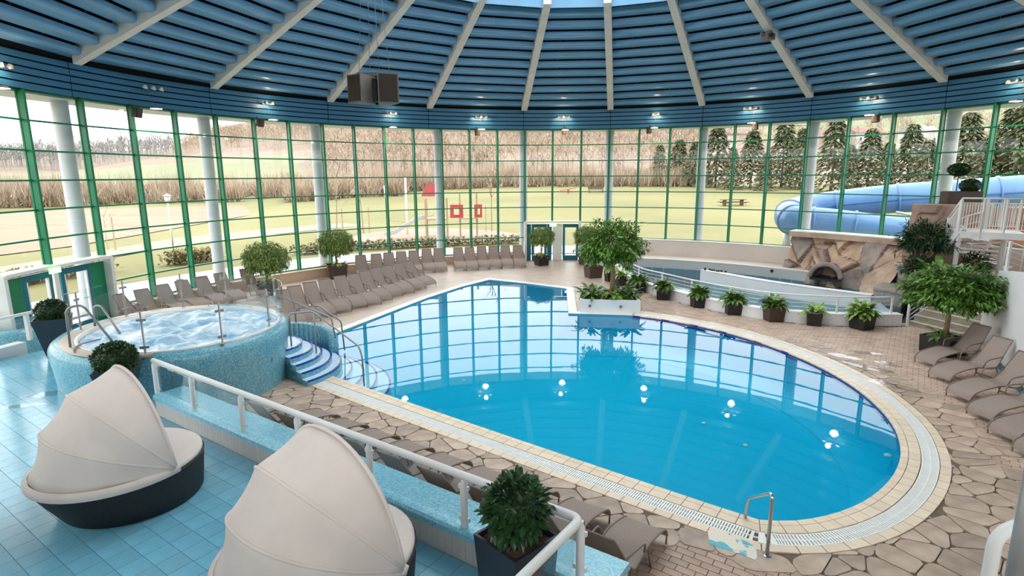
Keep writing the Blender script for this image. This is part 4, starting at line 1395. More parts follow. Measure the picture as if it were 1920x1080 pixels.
# row of pots along the kerb
rowp = [(1195, 546, 'round black pot with fern, first in the row from the big tree', 1.0, 'planter_black', LEAF_C), (1242, 558, 'black pot with spreading plant, second in the kerb row', 1.0, 'planter_black', LEAF_C), (1308, 572, 'black pot with bushy plant, third in the kerb row', 1.0, 'planter_black', LEAF_C), (1372, 585, 'black pot with drooping leaves, fourth in the kerb row', 1.02, 'planter_black', LEAF_C), (1445, 597, 'brown pot with spreading plant, fifth in the kerb row', 1.05, 'planter_brown', LEAF_C), (1520, 605, 'black pot with sparse low plant, sixth in the kerb row', 0.85, 'planter_black', LEAF_B), (1608, 612, 'black pot with broad pale green leaves at the right end of the row', 1.05, 'planter_black', LEAF_A)]
for (px, py, lab, s_, mat, lm) in rowp:
    p = G(px, py, 0)
    s_ *= 1.2
    e = tag(E('potted_plant', (p.x - 0.06, p.y - 0.30, 0), R1.uniform(-.4, .4)), lab, 'potted plant', 'pots along the river kerb')
    taper_pot('pot', 0.46*s_, 0.40*s_, 0.40*s_, mat, e)
    fan_plant(e, 95 if s_ > 1.1 else 34, 0, 0, 0.42*s_, 'leaf_light', R1, el=(-0.1, 1.45), spread=0.2, mesh=lm)
    for ch in e.children:
        if ch.name.startswith('leaf'): ch.scale = ch.scale*1.2

# ================================================================== SUN LOUNGERS
LP = [(0.0, 0.13), (0.03, 0.20), (0.10, 0.27), (0.30, 0.335), (0.60, 0.39), (0.78, 0.395), (0.98, 0.355), (1.12, 0.34), (1.22, 0.37), (1.32, 0.47), (1.45, 0.66), (1.58, 0.86), (1.64, 0.95), (1.67, 0.985)]
LW = 0.58
def lwf(x): return 1.0 if x < 1.25 else 1.0 - 0.22*min(1, (x - 1.25)/0.42)
def make_lounger():
    e = E('sun_lounger')
    m = MB()
    prof = catmull([(x, 0, z) for x, z in LP], 3)
    vs = []
    for p in prof:
        for y in (-LW/2 + 0.01, -LW/6, LW/6, LW/2 - 0.01):
            vs.append((p.x, y*lwf(p.x), p.z - (0.008 if abs(y) < 0.2 else 0)))
    for p in prof:
        for y in (-LW/2 + 0.01, -LW/6, LW/6, LW/2 - 0.01):
            vs.append((p.x, y*lwf(p.x), p.z - 0.014))
    n = len(prof)
    fs = []
    for i in range(n - 1):
        for j in range(3):
            a = i*4 + j
            fs += [(a, a + 4, a + 5, a + 1), (4*n + a, 4*n + a + 1, 4*n + a + 5, 4*n + a + 4)]
    m.add(vs, fs)
    m.obj('sling', 'sling', e, True)
    for s in (-1, 1):
        y = s*LW/2
        m = MB(); m.tube([(p.x, y*lwf(p.x), p.z) for p in prof], 0.016, 6); m.obj('side_rail', 'sling_frame', e, True)
        m = MB(); m.tube(bend([(1.42, y*0.92, 0.60), (1.02, y*1.09, 0.585), (0.90, y*1.09, 0.55), (0.86, y, 0.38)], 0.07, 3), 0.015, 6); m.obj('armrest', 'sling_frame', e, True)
        m = MB(); m.tube([(0.72, y*0.96, 0.39), (0.60, y*0.99, 0.01)], 0.014, 6); m.obj('leg', 'sling_frame', e, True)
        m = MB(); m.tube([(1.24, y*0.96, 0.38), (1.42, y*0.99, 0.01)], 0.014, 6); m.obj('leg', 'sling_frame', e, True)
        m = MB(); m.tube([(0.02, y, 0.15), (0.03, y, 0.01)], 0.014, 6); m.obj('foot', 'sling_frame', e, True)
    m = MB()
    m.tube([(1.665, -LW*0.39, 0.985), (1.665, LW*0.39, 0.985)], 0.014, 6); m.obj('head_rail', 'sling_frame', e, True)
    for x, z in ((0.60, 0.03), (1.42, 0.03)):
        m = MB(); m.tube([(x, -LW/2, z), (x, LW/2, z)], 0.012, 6); m.obj('cross_bar', 'sling_frame', e, True)
    return e
proto = make_lounger()
first = [True]
def lounger(head, heading, label, group, s=1.0):
    # head: ground point below the head rail; heading: direction from head to foot
    e = proto if first[0] else copy_tree(proto)
    first[0] = False
    d = Vector((math.cos(heading), math.sin(heading)))
    foot = Vector((head.x, head.y)) + d*1.66*s
    e.location = (foot.x, foot.y, 0)
    e.rotation_euler = (0, 0, heading + PI)
    e.scale = (s, s, s)
    tag(e, label, 'sun lounger', group)
    return e
hd = [(528, 548), (551, 540), (580, 533), (608, 527), (637, 521), (662, 517), (683, 511), (703, 505), (725, 501), (746, 496), (765, 492)]
for i, (x, y) in enumerate(hd):
    p = G(x, y, 0.985)
    t = i/10
    lab = 'taupe mesh lounger, %s from the hot tub in the front poolside row' % ORD[i] if i < 10 else 'taupe mesh lounger at the far end of the front poolside row'
    lounger(p, math.radians(-53 + 7*t), lab, 'loungers in the front row by the pool', 1.08)
hd = [(675.6, 478.5), (704.7, 476), (728, 473.8), (751.6, 471.5), (775, 470), (799.4, 467), (821.5, 466), (858.5, 464.4), (880, 463.8), (902.5, 462.5), (924.5, 461.5), (947, 460.6), (970, 460)]
for i, (x, y) in enumerate(hd):
    p = G(x, y, 1.06)
    h = math.radians(-71 - 15*i/12)
    k = 12 - i
    lab = 'taupe mesh lounger along the far glass, %s from the far doors' % ORD[k]
    lounger(p, h, lab, 'loungers along the far glass', 1.08)
hd = [(263, 538), (302, 531), (339, 524), (376, 517), (411, 511), (459, 503)]
for i, (x, y) in enumerate(hd):
    p = PC(x, y, 16.3)
    h = math.radians(-33 - 2*i)
    lab = 'taupe mesh lounger behind the hot tub, %s from the left doors' % ORD[i + 1]
    lounger(p, h, lab, 'loungers behind the hot tub', 1.05)
p = G(220, 552, 0.985)
lounger(p, math.atan2(CY - p.y, CX - p.x), 'taupe mesh lounger seen through the tub glass, nearest the left doors', 'loungers behind the hot tub')
ft = [(1733, 683), (1760, 712), (1795, 748), (1835, 784), (1877, 822), (1925, 858)]
for i, (x, y) in enumerate(ft):
    p = G(x, y, 0.05)
    h = math.radians(180 + 12 - i*1.5)
    head = Vector((p.x, p.y)) - Vector((math.cos(h), math.sin(h)))*1.72
    lab = 'taupe mesh lounger by the white wall, %s from the potted tree' % ORD[i]
    lounger(head, h, lab, 'loungers along the right white wall', 1.04)
# row below the terrace wall, facing the pool
hh = math.atan2(ND.y, ND.x)
for i in range(9):
    c = UN(-9.46 + i*0.86, 5.42)
    lab = 'taupe lounger below the terrace wall, %s from the hot tub' % ORD[i]
    lounger(c, hh, lab, 'loungers below the terrace wall')
# ================================================================== DAYBEDS
def daybed(loc, heading, label):
    e = tag(E('canopy_daybed', loc, heading), label, 'daybed', 'wicker daybeds with canvas hoods')
    A, B = 1.06, 0.98                                 # half length (x = open end), half width
    n = 48
    def ring(sx, sy, z, off=0.0):
        return [(sx*math.cos(2*PI*i/n) + off, sy*math.sin(2*PI*i/n), z) for i in range(n)]
    rows = [ring(A*0.82, B*0.90, 0.02, 0.12), ring(A*0.90, B*0.95, 0.26, 0.06), ring(A*0.985, B*0.985, 0.52), ring(A*0.99, B*0.99, 0.54), ring(A*0.9, B*0.9, 0.54)]
    m = MB()
    for r in rows: m.v += r
    for q in range(len(rows) - 1):
        m.f += [(q*n + i, q*n + (i + 1) % n, (q + 1)*n + (i + 1) % n, (q + 1)*n + i) for i in range(n)]
    m.f.append(tuple(range(n - 1, -1, -1)))
    m.obj('wicker_base', 'wicker', e, True)
    rows = [ring(A*0.93, B*0.93, 0.53), ring(A*0.97, B*0.97, 0.56), ring(A*0.965, B*0.965, 0.60), ring(A*0.92, B*0.92, 0.635), ring(A*0.5, B*0.5, 0.645)]
    m = MB()
    for r in rows: m.v += r
    for q in range(len(rows) - 1):
        m.f += [(q*n + i, q*n + (i + 1) % n, (q + 1)*n + (i + 1) % n, (q + 1)*n + i) for i in range(n)]
    m.f.append(tuple((len(rows) - 1)*n + i for i in range(n)))
    m.obj('cushion', 'cushion', e, True)
    # hood: hoops hinged at both sides, canvas between
    px = 0.35
    piv = Vector((px, 0, 0.50))
    W = B*0.985
    hoops = [(98, 1.30, 'front'), (128, 1.30, 'mid'), (154, 1.30, 'low'), (179, 1.36, 'base')]
    def hoop_pt(el, rad, t, k=1.0):                   # t from 0 (near side) to PI (far side)
        c = math.cos(t); s = math.sin(t)
        sq = abs(s)**0.80
        r = rad*sq*k
        y = W*(abs(c)**0.92)*(1 if c > 0 else -1)
        a = math.radians(el)
        return Vector((px + math.cos(a)*r, y, 0.62 + math.sin(a)*r))
    T = 26
    for (el, rad, nm) in hoops[:3]:
        m = MB(); m.tube([hoop_pt(el, rad, PI*i/T) for i in range(T + 1)], 0.021, 7); m.obj('hoop', 'canvas', e, True)
    cv = MB()
    els = []
    for q in range(3):
        (e0, r0, _), (e1, r1, _) = hoops[q], hoops[q + 1]
        ns = 5
        for k in range(ns + (1 if q == 2 else 0)):
            t = k/ns
            els.append((e0 + (e1 - e0)*t, r0 + (r1 - r0)*t, 1 - 0.055*math.sin(PI*t)))
    for el, rad, kk in els:
        for i in range(T + 1):
            p = hoop_pt(el, rad, PI*i/T, kk)
            p.z = max(p.z, 0.59)
            wv = 0.008*noise.noise((i*0.5, el*0.08, 1))
            cv.v.append((p.x - wv, p.y, p.z))
    R_ = len(els)
    for q in range(R_ - 1):
        for i in range(T):
            a = q*(T + 1) + i
            cv.f.append((a, a + 1, a + T + 2, a + T + 1))
    cv.up = True
    o = O('hood', cv.mesh('hood', True), 'canvas', e)
    so = o.modifiers.new('thickness', 'SOLIDIFY'); so.thickness = 0.006
    # canvas skirt over the rear rim
    sk = MB()
    nn = 30
    for i in range(nn + 1):
        a = math.radians(68) + (2*PI - math.radians(136))*i/nn
        for (f, z) in ((0.97, 0.655), (1.02, 0.64), (1.03, 0.585), (1.02, 0.545)):
            sk.v.append((A*f*math.cos(a), B*f*math.sin(a), z))
    for i in range(nn):
        for j in range(3):
            a = i*4 + j; sk.f.append((a, a + 4, a + 5, a + 1))
    o = sk.obj('skirt', 'canvas', e, True)
    for s in (-1, 1):
        m = MB(); m.tube([(px - 0.02, s*W*1.0, 0.58), (px + 0.02, s*W*1.0, 0.66)], 0.035, 8); m.obj('hinge', 'canvas', e, True)
    return e
c = V2(-5.54, 7.47)
daybed((c.x, c.y, DZ), math.radians(52), 'wicker daybed with cream canvas hood, left of the two')
daybed((-2.06, 5.44, DZ), math.radians(50), 'wicker daybed with cream canvas hood, nearer the laurel planter')

# ================================================================== RIVER POOL, KERB, ISLAND
rv = tag(E('river_pool', (0, 0, 0)), 'shallow curved river pool with teal water behind the railing', 'pool')
M('river_bed', srgb(92, 168, 190), 0.4, var=0.05, scale=0.6)
m = flat([RIVER], -0.85); m.obj('bed', 'river_bed', rv)
k = len(RIVER)
m = MB(); m.add([(p.x, p.y, 0.0) for p in RIVER] + [(p.x, p.y, -0.85) for p in RIVER], [(i, (i + 1) % k, k + (i + 1) % k, k + i) for i in range(k)]); m.obj('side_wall', 'river_bed', rv)
flat([RIVER], -0.02).obj('water', 'river_water', rv)
kb_ = struct(E('wall_kerb'), 'low white kerb wall beside the river pool')
m = MB()
A, B = offset_poly(KERB, 0.0, False), offset_poly(KERB, 0.3, False)
for i in range(len(KERB) - 1):
    m.add([(q.x, q.y, z) for z in (-0.8, 0.37) for q in (A[i], A[i + 1], B[i + 1], B[i])], [(4, 5, 6, 7), (0, 1, 5, 4), (2, 3, 7, 6)])
e_ = len(KERB) - 1
m.add([(q.x, q.y, z) for z in (-0.8, 0.37) for q in (A[e_], B[e_])], [(0, 1, 3, 2)])
m.obj('masonry', 'white_wall', kb_)
A2, B2 = offset_poly(KERB, -0.02, False), offset_poly(KERB, 0.32, False)
m = MB()
for i in range(len(KERB) - 1):
    m.add([(q.x, q.y, z) for z in (0.37, 0.40) for q in (A2[i], A2[i + 1], B2[i + 1], B2[i])], [(0, 3, 2, 1), (4, 5, 6, 7), (0, 1, 5, 4), (2, 3, 7, 6)])
m.obj('coping', 'white_paint', kb_)
rr_ = tag(E('river_railing', (0, 0, 0)), 'white tube railing with thin horizontal bars along the river kerb', 'railing')
MID = [Vector((p.x, p.y, 0)) for p in offset_poly(KERB, 0.16, False)]
MR = resample(MID, 0.3)
MR = MR[:-1]
m = MB(); m.tube([p + Vector((0, 0, 0.96)) for p in MR], 0.028, 8); m.obj('top_rail', 'white_paint', rr_, True)
for z in (0.54, 0.68, 0.82):
    m = MB(); m.tube([p + Vector((0, 0, z)) for p in MR], 0.010, 6); m.obj('bar', 'white_paint', rr_, True)
PR = resample(MR, 1.75)
for p in PR:
    m = MB(); m.box((p.x, p.y, 0.68), (0.055, 0.055, 0.57)); m.obj('post', 'white_paint', rr_)
# second tier ledge at the glass side
LE = ang(PC(1520, 505, 15.0))
lg = struct(E('wall_ledge'), 'grey lower ledge wall on the glass side of the river pool')
m = MB(); curved_wall(m, 15.0, RW - 0.3, -0.85, 0.46, 8.5, LE, 30); m.obj('masonry', 'grey_wall', lg)
m = MB(); curved_wall(m, 14.97, 15.2, 0.46, 0.5, 8.5, LE, 30); m.obj('edge', 'white_paint', lg)
m = MB(); curved_wall(m, 15.2, RW - 0.3, 0.46, 0.49, 8.5, LE, 30); m.obj('ledge_top', 'beige_wall', lg)
for (px, py) in ((1447, 508), (1388, 512)):
    pass
p = PC(1447, 508, 14.97); m = MB(); m.lathe([(0, 0.03), (0.07, 0.03), (0.08, 0)], 14); o = m.obj('wall_jet', 'black_plastic', lg); o.location = p; o.rotation_euler = (PI/2, 0, -math.radians(ang(p)))
# island wall
iw = struct(E('wall_island'), 'long white dividing wall standing in the river pool')
i0, i1 = G(1312, 529, -0.02), G(1630, 583, -0.02)
mid = i0.lerp(i1, 0.5) + Vector((-0.25, -0.2, 0))
cv_ = catmull([i0, mid, i1], 8)
m = MB()
cp2 = [Vector((p.x, p.y)) for p in cv_]
A, B = offset_poly(cp2, 0.0, False), offset_poly(cp2, 0.3, False)
for i in range(len(cp2) - 1):
    ca_, cb_ = 0.56, 0.56
    m.add([(q.x, q.y, z) for z in (-0.85, 0.56) for q in (A[i], A[i + 1], B[i + 1], B[i])], [(4, 5, 6, 7), (0, 1, 5, 4), (2, 3, 7, 6)])
e2 = len(cp2) - 1
m.add([(q.x, q.y, z) for z in (-0.85, 0.56) for q in (A[0], B[0])], [(0, 1, 3, 2)]); m.add([(q.x, q.y, z) for z in (-0.85, 0.56) for q in (A[e2], B[e2])], [(0, 1, 3, 2)])
m.obj('masonry', 'white_wall', iw)
m = MB()
A, B = offset_poly(cp2, -0.02, False), offset_poly(cp2, 0.32, False)
for i in range(len(cp2) - 1):
    m.add([(q.x, q.y, z) for z in (0.56, 0.585) for q in (A[i], A[i + 1], B[i + 1], B[i])], [(0, 3, 2, 1), (4, 5, 6, 7), (0, 1, 5, 4), (2, 3, 7, 6)])
m.obj('coping', 'white_paint', iw)
for (px, py) in ((1613, 546),):
    p = G(1616, 546, 0.3)
    q = i0.lerp(i1, 0.955); MB().box((q.x - 0.02, q.y - 0.03, 0.22), (0.12, 0.06, 0.12), -0.9).obj('wall_jet', 'black_plastic', iw)
bb = tag(E('float_rope', (0, 0, 0)), 'dark rope with floats lying on the dividing wall end', 'rope')
ropes = []
rp = random.Random(2)
for i in range(9):
    t = 0.02 + i*0.018
    q = i0.lerp(i1, t) + Vector((rp.uniform(0.0, 0.2), rp.uniform(0.1, 0.3), 0.63))
    MB().lathe([(0, -0.05), (0.06, -0.02), (0.06, 0.03), (0, 0.05)], 8).obj('float', 'black_plastic', bb, True, loc=q)
m = MB(); m.tube([i0.lerp(i1, 0.02 + i*0.018) + Vector((0.1, 0.2, 0.60)) for i in range(9)], 0.015, 5); m.obj('cord', 'black_plastic', bb)
# pale tiled entry ramp into the river
rm = MB(); q = [G(1603, 553, 0.0), G(1630, 552, 0.0), G(1676, 588, 0.0), G(1610, 588, 0.0)]
rm.prism([(p.x, p.y) for p in q][::-1], -0.5, 0.005)
M('ramp_tile', srgb(176, 206, 222), 0.3, var=0.08, scale=3)
tag(rm.obj('entry_ramp', 'ramp_tile'), 'pale blue tiled ramp leading out of the river pool', 'ramp')
# concrete block seat beside the ramp
cb = tag(E('concrete_block', (0, 0, 0)), 'grey concrete block with slab top beside the rock wall', 'block')
q = [G(1636, 566, 0.0), G(1690, 576, 0.0), G(1705, 562, 0.0), G(1655, 553, 0.0)]
m = MB(); m.prism([(p.x, p.y) for p in q][::-1], -0.5, 0.50); m.obj('body', 'rough_wall', cb)
c = sum(q, Vector())/4
m = MB(); m.prism([((p.x - c.x)*1.05 + c.x, (p.y - c.y)*1.05 + c.y) for p in q][::-1], 0.50, 0.58); m.obj('slab', 'step_stone', cb)

# ================================================================== ROCKS
def rock_sheet(name, f, nu, nv, mat, label, seed, amp=0.3, mat2=None):
    # f(u, v) -> base point and outward normal; facets come from a coarse cell noise
    m = MB()
    rs_ = random.Random(seed)
    cells_ = [(rs_.random(), rs_.random(), rs_.uniform(-1, 1), rs_.uniform(-1.2, 1.2), rs_.uniform(-1.2, 1.2)) for _ in range(26)]
    tone = []
    for i in range(nu + 1):
        for j in range(nv + 1):
            u, v = i/nu, j/nv
            best = sorted(((u - a)**2*9 + (v - b)**2, h + (u - a)*su*2.5 + (v - b)*sv, k) for k, (a, b, h, su, sv) in enumerate(cells_))
            w = best[1][0] - best[0][0]
            crease = -0.5*max(0, 1 - w/0.012)
            h = best[0][1]*0.6 + crease*0.7 + 0.25*noise.fractal((u*9, v*4, seed), 1, 2, 4)
            p, nrm = f(u, v)
            m.v.append(tuple(p + nrm*h*amp))
            tone.append(best[0][2])
    for i in range(nu):
        for j in range(nv):
            a = i*(nv + 1) + j
            m.f.append((a, a + nv + 1, a + nv + 2, a + 1))
    me = m.mesh(name)
    me.materials.append(MATS[mat]); me.materials.append(MATS[mat2 or mat])
    tv = [rs_.random() for _ in cells_]
    k = 0
    for i in range(nu):
        for j in range(nv):
            c_ = tone[i*(nv + 1) + j]
            low = j/nv < 0.42
            me.polygons[k].material_index = 1 if (tv[c_] < (0.62 if low else 0.2)) else 0
            k += 1
    bm = bmesh.new(); bm.from_mesh(me); bmesh.ops.recalc_face_normals(bm, faces=bm.faces); bm.to_mesh(me); bm.free()
    o = bpy.data.objects.new(name, me); COL.objects.link(o)
    return o
rw = tag(E('rock_wall', (0, 0, 0)), 'artificial tan rock wall with a slide outlet arch by the river pool', 'rock wall')
RA = ang(PC(1478, 440, 15.9)); RB_ = 66.0
def f_main(u, v):
    a = RA + (RB_ - RA)*u
    k_ = min(1, max(0, (u - 0.08)/0.2)); k_ = k_*k_*(3 - 2*k_)
    R = 15.75 + 0.85*v**2 - 0.95*k_*(1 - v)**0.8 - 1.2*max(0, u - 0.5)**1.2*(1 - v)
    z = -0.1 + 2.25*v
    p = pol(R, a, z)
    n_ = Vector((CX - p.x, CY - p.y, 0)).normalized() + Vector((0, 0, 0.3))
    return p, n_
o = rock_sheet('rock_face', f_main, 90, 46, 'rock', '', 4, 0.42, 'rock_grey'); o.parent = rw
tp = MB(); curved_wall(tp, 16.0, RW - 0.25, 2.0, 2.24, RA, 72, 24); tp.obj('rock_top', 'rock', rw)
tp = MB(); curved_wall(tp, 16.05, RW - 0.2, 2.24, 2.28, RA, 72, 24); tp.obj('top_coping', 'white_paint', rw)
# slide outlet arch with dark mouth
ap = PC(1547, 521, 14.4); aa = -math.radians(ang(ap)) + 0.25
ao = E('slide_outlet', (ap.x, ap.y, ap.z), aa, rw)
m = MB(); m.tube([(0.62*math.cos(t), 0, 0.62*math.sin(t)) for t in [PI*i/18 for i in range(19)]], 0.11, 10); m.obj('arch_rim', 'rock_grey', ao, True)
m = MB()
for i in range(18):
    t0, t1 = PI*i/18, PI*(i + 1)/18
    m.add([(0.58*math.cos(t), y, 0.58*math.sin(t)) for y in (0.0, 1.6) for t in (t0, t1)], [(0, 1, 3, 2)])
m.add([(0.58*math.cos(PI*i/18), 1.6, 0.58*math.sin(PI*i/18)) for i in range(19)], [tuple(range(19))])
M('outlet_shade_blue', srgb(10, 22, 46), 0.5, var=0.2)  # blue taken near black, the shade inside the tube put into its colour
m.obj('tube_mouth', 'outlet_shade_blue', ao)
m = MB(); m.box((0, 0.5, -0.06), (1.2, 1.4, 0.1)); m.obj('outlet_floor', 'black_plastic', ao)
# tall upper rock with the brown planter on top
ur = tag(E('rock_boulder', (0, 0, 0)), 'tall brown artificial boulder below the brown planter box', 'boulder')
b0, b1_ = PD(1726, 440, 22.0), PD(1850, 440, 22.5)
def f_up(u, v):
    a = math.pi*(0.02 + 0.96*u)
    c_ = (b0 + b1_)/2
    rx, ry = (b1_ - b0).length/2*(1.0 - 0.06*v + 0.12*math.sin(PI*v)), 1.1
    z = 0.6 + 3.25*v
    p = Vector((c_.x - rx*math.cos(a), c_.y - ry*math.sin(a) + 0.4, z))
    return p, Vector((-math.cos(a), -math.sin(a), 0))
M('rock_brown', srgb(164, 134, 118), 0.8, var=0.18, scale=1.2, bump=0.6, bscale=6)
o = rock_sheet('boulder_face', f_up, 40, 36, 'rock_brown', '', 9, 0.16); o.parent = ur
c_ = (b0 + b1_)/2
rx = (b1_ - b0).length/2
m = MB(); m.prism([(c_.x - rx*math.cos(t)*0.97, c_.y + 0.4 - 1.08*math.sin(t)) for t in [PI*(0.02 + 0.96*i/16) for i in range(17)]] + [(c_.x + rx*1.05, c_.y + 0.7), (c_.x - rx*0.93, c_.y + 0.55)], 3.6, 3.86); m.obj('boulder_top', 'rock_brown', ur)
pb = tag(E('trough_planter', PD(1803, 360, 22.3), -0.1), 'dark brown trough planter on top of the boulder', 'planter')
pb.location.z = 3.86
m = MB(); m.box((0, 0, 0.24), (1.25, 0.5, 0.48)); m.box((0, 0, 0.49), (1.15, 0.42, 0.01)); m.obj('trough', 'planter_brown', pb)
tt = tag(E('topiary_tree', pb.location + Vector((-0.22, 0, 0.5))), 'small round-headed tree on thin stem in the brown trough', 'small tree')
m = MB(); m.tube([(0, 0, 0), (0.01, 0, 0.75)], 0.02, 6); m.obj('stem', 'bark_dark', tt)
f = O('crown', BOXBALL, 'leaf_box', tt, (0, 0, 0.82)); f.scale = (1.0, 1.0, 0.75); core(0.28, 'leaf_box', tt, 0.82, 0.6)
tt = tag(E('round_bush', pb.location + Vector((0.3, 0, 0.5))), 'low round bush beside the small tree in the brown trough', 'bush')
f = O('foliage', BOXBALL, 'leaf_box', tt, (0, 0, 0.2)); f.scale = (0.95, 0.95, 0.8); core(0.26, 'leaf_box', tt, 0.2, 0.8)
# planting bed wall and shrubs below the boulder
pbw = struct(E('wall_planting_bed'), 'rough grey retaining wall of the planting bed')
pbp = [Vector((16.2, 24.0, 0)), Vector((15.75, 22.3, 0)), Vector((15.45, 20.9, 0)), Vector((16.2, 20.2, 0)), Vector((18.9, 19.6, 0)), Vector((18.9, 23.2, 0))]
m = MB(); m.prism([(p.x, p.y) for p in pbp], -0.4, 1.3); m.obj('masonry', 'rough_wall', pbw)
m = MB(); m.prism([(p.x, p.y) for p in pbp], 1.3, 1.36); m.obj('capping', 'beige_wall', pbw)
def bushy(px, py, depth, s, n, L, W, mat, label, cat='bush', droop=0.2, sq=0.75, stems=0):
    p = PD(px, py, depth)
    e = tag(E('shrub', p), label, cat)
    m = leaf_ball(n, s, s, s*sq, L, W, R1, droop=droop, shell=0.35, bottom=-0.6, lump=0.3)
    m.obj('foliage', mat, e)
    if stems:
        for i in range(stems):
            a = i*2*PI/stems
            q = MB(); q.tube([(0.1*math.cos(a), 0.1*math.sin(a), -s*sq - stems*0.12), (s*0.6*math.cos(a), s*0.6*math.sin(a), 0)], [0.03, 0.012], 5); q.obj('stem', 'bark_dark', e)
    return e
bushy(1735, 452, 20.8, 0.85, 2200, 0.24, 0.05, 'leaf_dark', 'dark feathery shrub on stems at the foot of the boulder', stems=6)
bushy(1722, 500, 20.4, 0.55, 900, 0.16, 0.06, 'leaf_dark', 'low dark shrub on the left end of the planting bed')
bushy(1830, 495, 20.6, 0.5, 700, 0.16, 0.06, 'leaf_box', 'dark shrub in the shade under the metal stair')
e = tag(E('agave_plant', PD(1757, 512, 19.6)), 'broad-leaved blue-green plant in the planting bed above the steps', 'plant')
fan_plant(e, 40, 0, 0, 0, 'leaf_mid', R1, el=(-0.1, 1.2), spread=0.2, mesh=LEAF_C); e.scale = (1.9, 1.9, 1.9)
# ================================================================== STONE STEPS, WHITE WALL
ss = tag(E('stone_steps', (0, 0, 0)), 'flight of grey stone steps with pale nosings behind the potted tree', 'steps')
sA, sB = Vector((13.45, 18.75, 0)), Vector((14.2, 16.45, 0))
sd = (sB - sA).normalized(); up_d = Vector((-sd.y, sd.x, 0))
for i in range(8):
    a_ = sA + up_d*(0.33*i) + sd*(-0.1*i); b_ = sB + up_d*(0.33*i) + sd*0.6
    st_ = E('step', (0, 0, 0), 0, ss)
    P = [a_, b_, b_ + up_d*0.34, a_ + up_d*0.34]
    m = MB(); m.prism([(p.x, p.y) for p in P], 0.0, 0.165*(i + 1) - 0.02); m.obj('riser', 'step_stone', st_)
    P = [a_ - up_d*0.02, b_ - up_d*0.02, b_ + up_d*0.09, a_ + up_d*0.09]
    m = MB(); m.prism([(p.x, p.y) for p in P], 0.165*(i + 1) - 0.025, 0.165*(i + 1)); m.obj('nosing', 'step_nosing', st_)
    P = [a_ + up_d*0.09, b_ + up_d*0.09, b_ + up_d*0.33, a_ + up_d*0.33]
    m = MB(); m.prism([(p.x, p.y) for p in P], 0.165*(i + 1) - 0.022, 0.165*(i + 1) - 0.003); m.obj('tread', 'step_stone', st_)
# their handrail
sh = tag(E('steps_railing', (0, 0, 0)), 'white sloping railing with thin bars beside the stone steps', 'railing')
h0 = G(1697, 611, 0) ; h0 = Vector((13.28, 18.62, 0)); h1 = h0 + up_d*2.2 + Vector((0, 0, 1.05))
for (q, hgt) in ((h0, 0.95), (h1, 0.95)):
    m = MB(); m.box((q.x, q.y, q.z + hgt/2 - (0.5 if q is h1 else 0)), (0.06, 0.06, hgt + (1.0 if q is h1 else 0))); m.obj('post', 'white_paint', sh)
m = MB(); m.tube([h0 + Vector((0, 0, 0.95)), h1 + Vector((0, 0, 0.95))], 0.028, 8); m.obj('top_rail', 'white_paint', sh, True)
for z in (0.2, 0.35, 0.5, 0.65, 0.8):
    m = MB(); m.tube([h0 + Vector((0, 0, z)), h1 + Vector((0, 0, z))], 0.011, 6); m.obj('bar', 'white_paint', sh, True)
ww = struct(E('wall_white_stair'), 'white wall with a sloping top behind the right loungers')
wp0, wp1 = Vector((14.0, 16.55, 0)), Vector((10.4, 9.9, 0))
wd = (wp1 - wp0).normalized(); wn = Vector((-wd.y, wd.x, 0))     # towards the outside
if wn.x < 0: wn = -wn
m = MB()
tops = [(0.0, 0.95), (0.5, 1.4), (1.1, 2.4), (7.6, 3.2)]
for (t0, z0), (t1, z1) in zip(tops, tops[1:]):
    a_, b_ = wp0 + wd*t0, wp0 + wd*t1
    m.add([a_, b_, b_ + wn*0.25, a_ + wn*0.25, a_ + Vector((0, 0, z0)), b_ + Vector((0, 0, z1)), b_ + wn*0.25 + Vector((0, 0, z1)), a_ + wn*0.25 + Vector((0, 0, z0))], [(0, 3, 2, 1), (4, 5, 6, 7), (0, 1, 5, 4), (2, 3, 7, 6), (0, 4, 7, 3), (1, 2, 6, 5)])
m.obj('masonry', 'white_wall', ww)
m = MB(); a_, b_ = wp0 - wn*0.015 + wd*0.9, wp1 - wn*0.015; m.bar(a_ + Vector((0, 0, 0.09)), b_ + Vector((0, 0, 0.09)), 0.03, 0.18); m.obj('skirting', 'door_teal', ww)
gb = tag(E('glass_balustrade', (0, 0, 0)), 'glass balustrade with white posts on top of the sloping white wall', 'balustrade')
for t, z in ((1.2, 2.4), (2.9, 2.62), (4.6, 2.83)):
    q = wp0 + wd*t + wn*0.12
    m = MB(); m.box((q.x, q.y, z + 0.4), (0.06, 0.06, 0.85)); m.obj('post', 'white_paint', gb)
a_, b_ = wp0 + wd*2.95 + wn*0.12, wp0 + wd*6.5 + wn*0.12
m = MB(); m.add([a_ + Vector((0, 0, 2.68)), b_ + Vector((0, 0, 3.1)), b_ + Vector((0, 0, 3.9)), a_ + Vector((0, 0, 3.45)), a_ + wn*0.012 + Vector((0, 0, 2.68)), b_ + wn*0.012 + Vector((0, 0, 3.1)), b_ + wn*0.012 + Vector((0, 0, 3.9)), a_ + wn*0.012 + Vector((0, 0, 3.45))], [(0, 1, 2, 3), (7, 6, 5, 4), (0, 4, 5, 1), (2, 6, 7, 3), (1, 5, 6, 2), (3, 7, 4, 0)]); m.obj('pane', 'clear_glass', gb)
